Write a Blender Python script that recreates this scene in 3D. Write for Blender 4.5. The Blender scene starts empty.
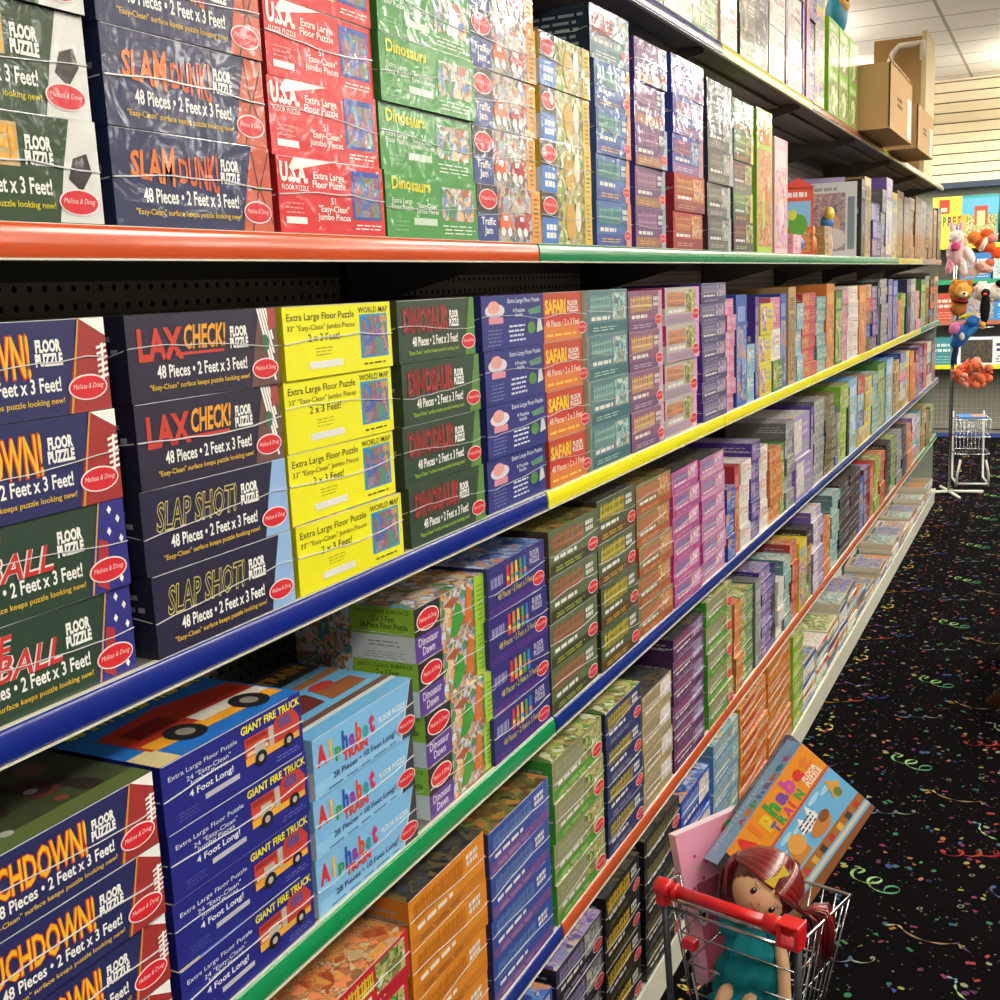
import bpy, math, random
from mathutils import Vector, Matrix

S = bpy.context.scene
C = S.collection
RND = random.Random(7)

# ------------------------------------------------------------------ camera, light, exposure
cam_d = bpy.data.cameras.new('camera')
cam = bpy.data.objects.new('camera', cam_d)
C.objects.link(cam)
cam_d.sensor_width = 36.0
cam_d.lens = 41.04
cam_d.clip_start = 0.05
cam.matrix_world = Matrix(((0.89863, -0.04216, 0.43668, 0.0),
                           (0.43668, 0.18163, -0.88109, 0.0),
                           (-0.04217, 0.98246, 0.18163, 1.76),
                           (0, 0, 0, 1)))
S.camera = cam
wd = bpy.data.worlds.new('room_air')
S.world = wd
wd.use_nodes = True
wd.node_tree.nodes['Background'].inputs[0].default_value = (0.9, 0.95, 1.0, 1)
wd.node_tree.nodes['Background'].inputs[1].default_value = 0.35
S.view_settings.view_transform = 'Standard'
S.view_settings.look = 'None'
S.view_settings.gamma = 1.0
S.view_settings.use_curve_mapping = False
S.view_settings.exposure = 0.30
LAMP_W = 31.0
LAMPS = [(1.05, -1.6), (1.05, 0.9), (1.05, 3.4), (1.05, 5.9), (1.05, 8.4), (1.05, 10.9),
         (-2.4, 0.9), (-2.4, 4.6), (-2.4, 7.4), (3.4, 1.5), (3.4, 4.0), (3.4, 6.5), (3.4, 9.0), (3.4, 11.5),
         (5.8, 4.0), (5.8, 6.5), (5.8, 9.0), (5.8, 11.5), (-2.4, 9.8), (0.1, 12.2), (-2.4, 12.2)]  # last entries are unseen lamps added to brighten the back wall and ceiling
XR = 7.5
UP_FILL = 0.68  # share of lamp power given to the added upward fill
ZC = 3.72


# ------------------------------------------------------------------ materials
MATS = {}


def srgb(c):
    return tuple((x / 12.92 if x <= 0.04045 else ((x + 0.055) / 1.055) ** 2.4) for x in c)


def hexc(h):
    return srgb(tuple(int(h[i:i + 2], 16) / 255 for i in (0, 2, 4)))


def new_mat(key):
    m = bpy.data.materials.new(key)
    m.use_nodes = True
    return m, m.node_tree, m.node_tree.nodes['Principled BSDF']


def wrap_bump(nt, b, strength=0.27, scale=22.0):
    geo = nt.nodes.new('ShaderNodeNewGeometry')
    nz = nt.nodes.new('ShaderNodeTexNoise')
    nz.inputs['Scale'].default_value = scale
    nz.inputs['Detail'].default_value = 2.0
    nz.inputs['Distortion'].default_value = 0.8
    bp = nt.nodes.new('ShaderNodeBump')
    bp.inputs['Strength'].default_value = strength
    bp.inputs['Distance'].default_value = 0.01
    nt.links.new(geo.outputs['Position'], nz.inputs['Vector'])
    nt.links.new(nz.outputs['Fac'], bp.inputs['Height'])
    nt.links.new(bp.outputs['Normal'], b.inputs['Coat Normal'])


def card(h):
    """printed card under clear shrink film"""
    k = 'card_' + h
    if k not in MATS:
        m, nt, b = new_mat(k)
        b.inputs['Base Color'].default_value = (*hexc(h), 1)
        b.inputs['Roughness'].default_value = 0.55
        b.inputs['Coat Weight'].default_value = 0.5
        b.inputs['Coat Roughness'].default_value = 0.09
        wrap_bump(nt, b)
        MATS[k] = m
    return MATS[k]


def flat(h, rough=0.6, metal=0.0, spec=0.5, coat=0.0):
    k = 'flat_%s_%g_%g_%g' % (h, rough, metal, coat)
    if k not in MATS:
        m, nt, b = new_mat(k)
        b.inputs['Base Color'].default_value = (*hexc(h), 1)
        b.inputs['Roughness'].default_value = rough
        b.inputs['Metallic'].default_value = metal
        b.inputs['Specular IOR Level'].default_value = spec
        b.inputs['Coat Weight'].default_value = coat
        b.inputs['Coat Roughness'].default_value = 0.08
        MATS[k] = m
    return MATS[k]


def pic(name, cols, scale=55.0, coat=0.6, warp=0.5):
    """printed picture: patches of a few inks"""
    k = 'pic_' + name
    if k not in MATS:
        m, nt, b = new_mat(k)
        tc = nt.nodes.new('ShaderNodeTexCoord')
        nz = nt.nodes.new('ShaderNodeTexNoise')
        nz.inputs['Scale'].default_value = scale * 0.5
        nz.inputs['Detail'].default_value = 3
        mix = nt.nodes.new('ShaderNodeMix')
        mix.data_type = 'VECTOR'
        mix.inputs['Factor'].default_value = 0.05 * warp
        nt.links.new(tc.outputs['Object'], nz.inputs['Vector'])
        nt.links.new(tc.outputs['Object'], mix.inputs[4])
        nt.links.new(nz.outputs['Color'], mix.inputs[5])
        vo = nt.nodes.new('ShaderNodeTexVoronoi')
        vo.inputs['Scale'].default_value = scale
        nt.links.new(mix.outputs[1], vo.inputs['Vector'])
        v2 = nt.nodes.new('ShaderNodeTexVoronoi')
        v2.inputs['Scale'].default_value = scale * 2.2
        nt.links.new(mix.outputs[1], v2.inputs['Vector'])
        vm = nt.nodes.new('ShaderNodeMix'); vm.data_type = 'RGBA'
        n3 = nt.nodes.new('ShaderNodeTexNoise'); n3.inputs['Scale'].default_value = scale * 1.3
        nt.links.new(tc.outputs['Object'], n3.inputs['Vector'])
        gt = nt.nodes.new('ShaderNodeMapRange')
        gt.inputs[1].default_value = 0.42; gt.inputs[2].default_value = 0.58
        nt.links.new(n3.outputs['Fac'], gt.inputs[0])
        nt.links.new(gt.outputs[0], vm.inputs[0])
        nt.links.new(vo.outputs['Color'], vm.inputs[6]); nt.links.new(v2.outputs['Color'], vm.inputs[7])
        sep = nt.nodes.new('ShaderNodeSeparateColor')
        nt.links.new(vm.outputs[2], sep.inputs[0])
        cr = nt.nodes.new('ShaderNodeValToRGB')
        cr.color_ramp.interpolation = 'LINEAR'
        el = cr.color_ramp.elements
        n = len(cols)
        el[0].position = 0.0
        el[0].color = (*hexc(cols[0]), 1)
        el[1].position = 1.0 / n
        el[1].color = (*hexc(cols[1]), 1)
        for i in range(2, n):
            e = el.new(i / n)
            e.color = (*hexc(cols[i]), 1)
        nt.links.new(sep.outputs[0], cr.inputs[0])
        nt.links.new(cr.outputs[0], b.inputs['Base Color'])
        b.inputs['Roughness'].default_value = 0.55
        b.inputs['Coat Weight'].default_value = coat
        b.inputs['Coat Roughness'].default_value = 0.09
        wrap_bump(nt, b)
        MATS[k] = m
    return MATS[k]


PICS = {
    'dino': ['2E6B3A', 'D98A4A', 'E8C89A', '6B8FC4', '3B8F3F', 'B5562E', 'C9D6E0'],
    'jungle': ['2B3A18', '4A5A22', '5A3A1E', '8A7A35', '1C2412', '7C8C3C', 'A86A30'],
    'sea': ['2C6FB5', '3FA0D0', '1E4F9A', 'E0B040', '5AB6D8', 'D05A4A', '2F8F6A'],
    'town': ['6F7FA8', 'C9B58A', '8A9AB8', 'D9D4C4', 'B04030', '4A5A80', '9AA870'],
    'truck': ['C23A24', 'E0A030', '1F4FA0', 'D8D8D0', '7A1A14', '2A2A3A', 'E6602A'],
    'pastel': ['E6D8C8', 'C8D8C0', 'D8C0D0', 'F0E8D8', 'A8C0C8', 'D8B090'],
    'map': ['2A78C0', '3F90D0', '5A8A5A', 'B04A6A', '2A68B0', 'D0A040', '7A58A0'],
    'green': ['4A8A3A', '88B048', 'C8B878', '3A6A34', 'A07848', 'D0D8B0'],
    'warm': ['C86A30', 'E0A050', 'A84428', 'D8C090', '8A5A30', 'E88A58'],
    'pink': ['D878B0', 'E8A8C8', 'B050A0', 'F0D8E0', 'A888C0', 'E8C060'],
    'purple': ['6A4A98', '8A70B0', 'B8A0C8', '4A3078', 'C8B8A0', '7A88B8'],
    'grey': ['8A8E90', 'B8BCB8', '5A6068', 'D0CCC0', '787C80', 'A09890'],
    'dark': ['1A1C20', '2E3238', '4A4438', '6A5A30', '14161A', '3A404A'],
    'bright': ['E04838', 'F0C030', '3A8AD0', '50A848', 'F08030', 'E8E8E0', '8A50A8'],
    'blue': ['3A60B0', '6A90D0', '28408A', 'B8C8E0', '5878A8', 'D09060'],
    'teal': ['4A8A90', '88B8B8', 'A8D0C8', '3A6A78', 'D0B070', 'C8D8D8'],
    'sepia': ['8A6A40', 'B09060', '6A4A28', 'C8B080', '503820', 'A88A58'],
    'train': ['4FA3D8', '8AC4E4', 'C88A3A', 'A8602A', 'D8E8F0', '6FB4DE', 'B04A30'],
    'art': ['8A6A88', 'B890A0', 'E0B8A0', '6A5A80', 'D8C8C8', 'A87880'],
}


def P(n, scale=38.0):
    return pic('%s_%d' % (n, scale), PICS[n], scale)


# ------------------------------------------------------------------ mesh builder
TXT = {}


def text_mesh(s, bold=0.0, shear=0.0):
    k = (s, bold, shear)
    if k not in TXT:
        cu = bpy.data.curves.new('t', 'FONT')
        cu.body = s
        cu.size = 1.0
        cu.offset = bold
        cu.shear = shear
        cu.resolution_u = 2
        cu.space_line = 0.85
        cu.align_x = 'CENTER'
        ob = bpy.data.objects.new('t', cu)
        C.objects.link(ob)
        dg = bpy.context.evaluated_depsgraph_get()
        me = ob.evaluated_get(dg).to_mesh()
        vs = [(v.co.x, v.co.y) for v in me.vertices]
        fs = [tuple(p.vertices) for p in me.polygons]
        if vs:
            x0 = min(v[0] for v in vs); x1 = max(v[0] for v in vs)
            y0 = min(v[1] for v in vs); y1 = max(v[1] for v in vs)
            vs = [((x - x0) / (x1 - x0), (y - y0) / (y1 - y0)) for x, y in vs]
        ob.evaluated_get(dg).to_mesh_clear()
        bpy.data.objects.remove(ob)
        bpy.data.curves.remove(cu)
        TXT[k] = (vs, fs)
    return TXT[k]


class MB:
    def __init__(self):
        self.v = []; self.f = []; self.m = []; self.mats = []; self.sm = []

    def mi(self, mat):
        if mat not in self.mats:
            self.mats.append(mat)
        return self.mats.index(mat)

    def add(self, vs, fs, mat, smooth=False):
        b = len(self.v); i = self.mi(mat)
        self.v += [tuple(x) for x in vs]
        for f in fs:
            self.f.append(tuple(b + q for q in f)); self.m.append(i); self.sm.append(smooth)

    def box(self, a, b, mat, mats6=None):
        """mats6 order: -x +x -y +y -z +z"""
        x0, y0, z0 = a; x1, y1, z1 = b
        vs = [(x0, y0, z0), (x1, y0, z0), (x1, y1, z0), (x0, y1, z0), (x0, y0, z1), (x1, y0, z1), (x1, y1, z1), (x0, y1, z1)]
        fs = [(0, 4, 7, 3), (1, 2, 6, 5), (0, 1, 5, 4), (3, 7, 6, 2), (0, 3, 2, 1), (4, 5, 6, 7)]
        if mats6 is None:
            self.add(vs, fs, mat)
        else:
            bi = len(self.v)
            self.v += vs
            for f, mm in zip(fs, mats6):
                self.f.append(tuple(bi + q for q in f)); self.m.append(self.mi(mm)); self.sm.append(False)

    def tube(self, pts, r, mat, n=8, cap=True, smooth=True, closed=False):
        pts = [Vector(p) for p in pts]
        rs = r if isinstance(r, (list, tuple)) else [r] * len(pts)
        rings = []; up = None
        L = len(pts)
        for i, p in enumerate(pts):
            if closed:
                t = pts[(i + 1) % L] - pts[i - 1]
            else:
                t = pts[min(i + 1, L - 1)] - pts[max(i - 1, 0)]
            t.normalize()
            if up is None:
                up = Vector((0, 0, 1)) if abs(t.z) < 0.9 else Vector((1, 0, 0))
            a = t.cross(up)
            if a.length < 1e-4:
                a = t.cross(Vector((0.3, 1, 0.2)))
            a.normalize()
            c = a.cross(t).normalized()
            up = c
            rings.append([p + a * (math.cos(2 * math.pi * k / n) * rs[i]) + c * (math.sin(2 * math.pi * k / n) * rs[i]) for k in range(n)])
        vs = [q for rg in rings for q in rg]
        fs = []
        rng = L if closed else L - 1
        for i in range(rng):
            j = (i + 1) % L
            for k in range(n):
                fs.append((i * n + k, i * n + (k + 1) % n, j * n + (k + 1) % n, j * n + k))
        if cap and not closed:
            fs.append(tuple(range(n))[::-1]); fs.append(tuple((L - 1) * n + k for k in range(n)))
        self.add(vs, fs, mat, smooth)

    def ball(self, c, r, mat, nu=16, nv=10, rot=None):
        if not isinstance(r, (list, tuple)):
            r = (r, r, r)
        vs = []
        for j in range(nv + 1):
            th = math.pi * j / nv
            for i in range(nu):
                ph = 2 * math.pi * i / nu
                p = Vector((r[0] * math.sin(th) * math.cos(ph), r[1] * math.sin(th) * math.sin(ph), r[2] * math.cos(th)))
                if rot is not None:
                    p = rot @ p
                vs.append(p + Vector(c))
        fs = [(j * nu + i, j * nu + (i + 1) % nu, (j + 1) * nu + (i + 1) % nu, (j + 1) * nu + i) for j in range(nv) for i in range(nu)]
        self.add(vs, fs, mat, True)

    def build(self, name, parent=None, bevel=0.0, solid=0.0, sub=0):
        me = bpy.data.meshes.new(name)
        me.from_pydata(self.v, [], self.f)
        for m in self.mats:
            me.materials.append(m)
        me.polygons.foreach_set('material_index', self.m)
        me.polygons.foreach_set('use_smooth', self.sm)
        me.update()
        o = bpy.data.objects.new(name, me)
        C.objects.link(o)
        if parent is not None:
            o.parent = parent
        if bevel:
            md = o.modifiers.new('b', 'BEVEL'); md.width = bevel; md.segments = 2; md.limit_method = 'ANGLE'
        if sub:
            md = o.modifiers.new('s', 'SUBSURF'); md.levels = sub; md.render_levels = sub
        return o


def empty(name, loc=(0, 0, 0), rz=0.0):
    o = bpy.data.objects.new(name, None)
    o.location = loc; o.rotation_euler = (0, 0, rz); o.empty_display_size = 0.05
    C.objects.link(o)
    return o


LABELS = {}


def tag(o, label, cat, group=None):
    w = label.split()
    if label in LABELS:
        print('DUPLABEL', label)
    LABELS[label] = 1
    if not 4 <= len(w) <= 16:
        print('LABELLEN', len(w), label)
    o['label'] = label; o['category'] = cat
    if group:
        o['group'] = group
    return o


def struct(o):
    o['kind'] = 'structure'
    return o


# ------------------------------------------------------------------ front printing in a face frame
class Face:
    """print on a flat face: o origin, u and v edge vectors, n outward normal"""
    def __init__(self, mb, o, u, v, n):
        self.mb = mb; self.o = Vector(o); self.u = Vector(u); self.v = Vector(v); self.n = Vector(n).normalized()
        self.asp = self.u.length / self.v.length
        self.k = 0

    def p(self, a, b, lay):
        return self.o + self.u * a + self.v * b + self.n * (0.00025 * lay + 0.000003 * min(self.k, 70))

    def poly(self, pts, mat, lay=1):
        self.k += 1
        self.mb.add([self.p(a, b, lay) for a, b in pts], [tuple(range(len(pts)))], mat)

    def rect(self, a0, b0, a1, b1, mat, lay=1):
        self.poly([(a0, b0), (a1, b0), (a1, b1), (a0, b1)], mat, lay)

    def oval(self, cu, cv, ru, rv, mat, lay=1, n=20, tilt=0.0):
        pts = []
        for k in range(n):
            t = 2 * math.pi * k / n
            x = ru * math.cos(t); y = rv * math.sin(t)
            pts.append((cu + x, cv + y + tilt * x))
        self.poly(pts, mat, lay)

    def text(self, s, a0, b0, a1, b1, mat, lay=2, bold=0.02, shear=0.0, grow=0.0, wave=0.0):
        vs, fs = text_mesh(s, bold, shear)
        self.k += 1
        out = []
        for x, y in vs:
            yy = 0.5 + (y - 0.5) * (1 + grow * (x - 0.5)) + wave * math.sin(x * 6.3)
            out.append(self.p(a0 + (a1 - a0) * x, b0 + (b1 - b0) * yy, lay))
        self.mb.add(out, fs, mat)

    def lines(self, a0, b0, a1, b1, n, mat, seed=1, lay=2, fill=0.55):
        r = random.Random(seed)
        h = (b1 - b0) / n
        for k in range(n):
            a = a0 + r.uniform(0, 0.08) * (a1 - a0)
            e = a1 - r.uniform(0, 0.15) * (a1 - a0)
            while a < e:
                w = r.uniform(0.12, 0.3) * (a1 - a0)
                self.rect(a, b0 + k * h, min(a + w, e), b0 + k * h + h * fill, mat, lay)
                a += w + 0.05 * (a1 - a0)

    def logo(self, cu, cv, ru, lay=5, tilt=0.0):
        rv = ru * 0.5 * self.asp
        self.oval(cu, cv, ru, rv, card('F3E6E4'), lay, tilt=tilt)
        self.oval(cu, cv, ru * 0.93, rv * 0.88, card('D8202C'), lay + 1, tilt=tilt)
        self.text('Melissa & Doug', cu - ru * 0.78, cv - rv * 0.22, cu + ru * 0.78, cv + rv * 0.3, card('F6D6D2'), lay + 2, 0.0, 0.3)


W = 0.247
H = 0.0868
DEP = 0.215


def sport(F, bg, tcol, ocol, title, band, bandw=0.2, kind='ball', ysmall='E0B838'):
    white = card('F2F2EC')
    F.rect(0, 0, 1, 1, card(bg), 1)
    F.text('48 Pieces \u2022 2 Feet x 3 Feet!', 0.16, 0.25, 0.755, 0.41, white, 3, 0.022)
    F.text('"Easy-Clean" surface keeps puzzle looking new!', 0.11, 0.105, 0.765, 0.19, card(ysmall), 3, 0.012)
    F.text('FLOOR\nPUZZLE', 0.645, 0.52, 0.775, 0.80, white, 3, 0.055)
    a = 1 - bandw
    F.poly([(a - 0.02, 0), (1, 0), (1, 1), (a + 0.07, 1), (a + 0.02, 0.5)], card(band), 2)
    return white


def d_slam(F):
    sport(F, '232B55', 0, 0, '', 'C8553A')
    o = card('E87A30'); y = card('F0B048')
    F.text('SLAM', 0.10, 0.47, 0.36, 0.82, o, 3, 0.03, 0.1, 0.5)
    F.text('DUNK!', 0.38, 0.44, 0.63, 0.80, card('D8602C'), 3, 0.03, 0.0, 0.5)
    k = card('2A1A18')
    for pts in ([(0.84, 0.0), (0.90, 0.5), (0.86, 1.0)], [(0.99, 0.1), (0.91, 0.5), (0.99, 0.95)]):
        for (a0, b0), (a1, b1) in zip(pts, pts[1:]):
            F.poly([(a0, b0), (a0 + 0.008, b0), (a1 + 0.008, b1), (a1, b1)], k, 3)
    F.rect(0.83, 0.49, 1.0, 0.515, k, 3)
    F.logo(0.885, 0.22, 0.1)


def d_touch(F):
    w = sport(F, '22265C', 0, 0, '', 'A02E2C')
    F.text('TOUCHDOWN!', 0.0, 0.42, 0.62, 0.86, card('D03A20'), 3, 0.06, 0, 0.25)
    F.text('TOUCHDOWN!', 0.0, 0.44, 0.62, 0.84, card('F4B81E'), 4, 0.02, 0, 0.25)
    F.poly([(0.87, 1.0), (1.0, 1.0), (1.0, 0.80)], w, 3)
    F.poly([(0.80, 0), (0.788, 0), (0.865, 1.0), (0.873, 1.0)], card('C89A3A'), 4)
    F.poly([(0.965, 0.3), (0.975, 0.3), (0.985, 0.72), (0.972, 0.72)], w, 4)
    for i in range(6):
        b = 0.33 + 0.065 * i
        F.poly([(0.945, b), (0.998, b + 0.03), (0.998, b + 0.06), (0.945, b + 0.03)], w, 5)
    F.logo(0.885, 0.26, 0.1)


def d_lax(F):
    w = sport(F, '241E38', 0, 0, '', '6B4A44')
    F.text('LAX', 0.06, 0.46, 0.335, 0.84, card('C83A28'), 3, 0.04)
    F.text('CHECK!', 0.34, 0.56, 0.62, 0.86, card('E8A030'), 3, 0.03, 0.2)
    F.rect(0.28, 0.50, 0.60, 0.535, card('C83A28'), 3)
    for i in range(5):
        F.poly([(0.85 + 0.02 * i, 1.0), (0.865 + 0.02 * i, 1.0), (0.97, 0.05 + 0.18 * i), (0.955, 0.05 + 0.18 * i)], w, 3)
    F.poly([(0.93, 1), (0.98, 1), (0.99, 0.75), (0.93, 0.7)], card('A8423A'), 4)
    F.oval(0.90, 0.55, 0.03, 0.11, card('3A6A4A'), 4)
    F.logo(0.885, 0.22, 0.1)


def d_slap(F):
    sport(F, '1F1C3C', 0, 0, '', '8FB4E0', 0.17)
    F.text('SLAP SHOT!', 0.08, 0.47, 0.62, 0.84, card('D8C878'), 3, 0.035, 0.25)
    F.text('SLAP SHOT!', 0.083, 0.49, 0.617, 0.82, card('26242E'), 4, 0.0, 0.25)
    F.logo(0.885, 0.24, 0.1)


def d_base(F):
    w = sport(F, '26402F', 0, 0, '', '2C2C84')
    F.text('BASE', 0.12, 0.60, 0.40, 0.90, card('E8E0D8'), 3, 0.05, 0.3)
    F.text('BASE', 0.12, 0.60, 0.40, 0.90, card('C8302C'), 4, 0.015, 0.3)
    F.text('BALL', 0.30, 0.42, 0.62, 0.70, card('E8E0D8'), 5, 0.05, 0.3)
    F.text('BALL', 0.30, 0.42, 0.62, 0.70, card('C8302C'), 6, 0.015, 0.3)
    F.poly([(0.80, 0), (0.79, 0), (0.865, 1.0), (0.873, 1.0)], card('C8A03A'), 4)
    F.poly([(0.82, 0.1), (0.88, 0.0), (0.90, 0.55), (0.855, 0.6)], card('B02A30'), 3)
    for i, (a, b) in enumerate([(0.92, 0.9), (0.96, 0.78), (0.91, 0.66), (0.97, 0.55), (0.95, 0.1)]):
        F.poly([(a - 0.012, b), (a, b - 0.05), (a + 0.012, b), (a, b + 0.05)], w, 4)
    F.logo(0.885, 0.24, 0.1)


def d_score(F):
    sport(F, '24401F', 0, 0, '', 'D8D8D4', ysmall='D8C820')
    F.rect(0.38, 0.50, 0.62, 0.90, card('C8A868'), 2)
    F.text('SCORE!', 0.1, 0.53, 0.61, 0.87, card('F0A820'), 4, 0.04)
    F.poly([(0.84, 0.42), (0.90, 0.30), (0.96, 0.5), (0.94, 0.68), (0.87, 0.62)], card('2A221C'), 3)
    F.logo(0.88, 0.20, 0.1)


def d_dinosaur(F):
    sport(F, '2C4432', 0, 0, '', '5A8A34', 0.13, ysmall='A8C83A')
    F.text('DINOSAUR', 0.06, 0.45, 0.64, 0.90, card('B8383A'), 3, 0.05)
    F.text('DINOSAUR', 0.06, 0.45, 0.64, 0.90, card('6A2A2A'), 4, -0.005)
    F.logo(0.90, 0.24, 0.1)


def d_usa(F):
    w = card('F4F0EC')
    F.rect(0, 0, 1, 1, card('DA1F26'), 1)
    F.poly([(0.15, 1.0), (0.52, 1.0), (0.12, 0.82), (0.10, 0.86)], w, 2)
    F.text('U.S.A.', 0.02, 0.66, 0.26, 0.93, w, 4, 0.05)
    F.text('FLOOR PUZZLE', 0.03, 0.56, 0.26, 0.63, w, 4, 0.01)
    F.text('Extra Large\nFloor Puzzle', 0.30, 0.62, 0.61, 0.84, w, 3, 0.02)
    F.text('51\n"Easy-Clean"\nJumbo Pieces', 0.33, 0.16, 0.64, 0.50, w, 3, 0.015)
    F.lines(0.05, 0.26, 0.22, 0.44, 3, card('E89A90'), 3, 3, 0.3)
    F.rect(0.05, 0.12, 0.23, 0.21, w, 3)
    F.rect(0.67, 0.22, 0.96, 0.92, card('2850A8'), 2)
    F.rect(0.69, 0.26, 0.945, 0.84, P('map'), 3)
    F.lines(0.68, 0.08, 0.96, 0.18, 2, w, 9, 3, 0.35)


def d_dinog(F):
    w = card('EAF4EA')
    F.rect(0, 0, 1, 1, card('3F9440'), 1)
    F.text('Dinosaurs', 0.06, 0.72, 0.46, 0.92, card('E0D838'), 4, 0.03, 0, 0, 0.05)
    F.text('Extra Large\nFloor Puzzle', 0.05, 0.42, 0.27, 0.60, w, 3, 0.01)
    F.text('4\n"Easy-Clean"\nJumbo Pieces', 0.30, 0.36, 0.54, 0.64, w, 3, 0.01)
    F.rect(0.27, 0.20, 0.52, 0.31, card('C8DCC8'), 3)
    F.rect(0.58, 0.30, 0.96, 0.84, P('dino'), 3)
    F.lines(0.58, 0.08, 0.97, 0.26, 3, w, 5, 3, 0.3)
    F.lines(0.08, 0.10, 0.22, 0.30, 3, card('8ABE8A'), 7, 3, 0.25)


def panelbox(F, panel, ptext, art, edge, tcol='F0F0F0', logo_bg='2A2A30'):
    F.rect(0, 0, 1, 1, P(art), 1)
    F.rect(0, 0.5, 0.30, 1, card(logo_bg), 2)
    F.rect(0, 0, 0.30, 0.5, card(panel), 2)
    F.logo(0.155, 0.74, 0.135)
    if ptext:
        F.text(ptext, 0.05, 0.08, 0.26, 0.42, card(tcol), 3, 0.02)
    else:
        F.lines(0.06, 0.10, 0.27, 0.42, 2, card(tcol), 5, 3, 0.7)
    F.rect(0.85, 0, 1, 1, card(edge), 3)
    F.lines(0.89, 0.1, 0.96, 0.9, 9, card('4A5A20'), 4, 4, 0.3)


def d_traffic(F):
    panelbox(F, '2A3F88', 'Traffic\nJam', 'town', 'E89A3A')
    for (a, c1, c2) in ((0.42, 'E0602A', 'E8E8E8'), (0.68, 'B02A30', 'F0F0F0')):
        F.poly([(a - 0.1, 0.22), (a + 0.1, 0.22), (a + 0.1, 0.38), (a + 0.04, 0.5), (a - 0.06, 0.5), (a - 0.1, 0.38)], card(c1), 4)
        F.oval(a - 0.05, 0.18, 0.035, 0.09, card(c2), 5)
        F.oval(a + 0.05, 0.18, 0.035, 0.09, card(c2), 5)
        F.rect(a - 0.04, 0.38, a + 0.03, 0.47, card('DDE8F0'), 5)


def d_yellowart(F):
    panelbox(F, '3A78C8', None, 'green', 'E0B838')
    F.oval(0.55, 0.45, 0.10, 0.38, card('D0A040'), 4)
    F.oval(0.70, 0.55, 0.06, 0.3, card('E8E0D0'), 5)


def d_world(F):
    k = card('4A4A20')
    F.rect(0, 0, 1, 1, card('EDE80E'), 1)
    F.text('Extra Large Floor Puzzle', 0.03, 0.77, 0.63, 0.90, k, 3, 0.005)
    F.text('33" "Easy-Clean" Jumbo Pieces', 0.03, 0.64, 0.63, 0.74, k, 3, 0.0)
    F.text('2 x 3 Feet!', 0.20, 0.50, 0.48, 0.61, k, 3, 0.01)
    F.lines(0.25, 0.30, 0.42, 0.44, 3, card('A8A420'), 2, 3, 0.3)
    F.rect(0.20, 0.12, 0.50, 0.22, card('E0E0D8'), 3)
    F.text('WORLD MAP', 0.67, 0.85, 0.97, 0.94, k, 3, 0.005)
    F.rect(0.68, 0.18, 0.96, 0.83, card('2A90D0'), 2)
    F.rect(0.70, 0.21, 0.945, 0.80, P('map'), 3)
    F.lines(0.68, 0.08, 0.96, 0.14, 1, k, 2, 3, 0.4)


def d_solar(F):
    w = card('D8DCEC')
    F.rect(0, 0, 1, 1, card('28307E'), 1)
    F.oval(0.20, 0.72, 0.15, 0.13, card('D8D0DC'), 2)
    F.oval(0.18, 0.78, 0.09, 0.12, card('E0A098'), 3)
    F.rect(0.10, 0.48, 0.32, 0.60, card('D88A9A'), 3)
    F.text('Extra Large Floor Puzzle', 0.40, 0.82, 0.94, 0.93, w, 3, 0.01)
    F.text('4 Puzzles\nInside', 0.48, 0.58, 0.68, 0.74, w, 3, 0.01)
    F.lines(0.40, 0.12, 0.68, 0.48, 4, w, 4, 3, 0.4)
    F.lines(0.07, 0.08, 0.30, 0.42, 5, card('7A84B8'), 8, 3, 0.3)
    F.poly([(0.72, 0.70), (0.95, 0.76), (0.95, 0.62), (0.76, 0.6)], card('5A8A70'), 3)
    F.oval(0.78, 0.35, 0.07, 0.12, card('4F8A3A'), 3)
    F.poly([(0.87, 0.24), (0.98, 0.28), (0.95, 0.5), (0.90, 0.5)], card('C8D0C8'), 3)


def d_safari(F):
    F.rect(0, 0, 1, 1, card('C0472C'), 1)
    F.rect(0, 0.0, 1, 0.34, card('D87A38'), 2)
    F.rect(0.0, 0.34, 0.85, 0.52, card('C83A2A'), 2)
    F.text('SAFARI', 0.03, 0.56, 0.50, 0.86, card('F0C038'), 3, 0.05)
    F.text('FLOOR\nPUZZLE', 0.54, 0.58, 0.80, 0.82, card('F4E8E0'), 3, 0.03)
    F.text('48 Pieces \u2022 2 x 3 Feet', 0.04, 0.30, 0.82, 0.44, card('F4D8C8'), 4, 0.015)
    F.lines(0.04, 0.1, 0.8, 0.2, 1, card('F0C050'), 3, 3, 0.5)
    F.rect(0.88, 0, 1, 1, card('6A6A50'), 4)
    F.logo(0.88, 0.22, 0.11, 6)


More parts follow.
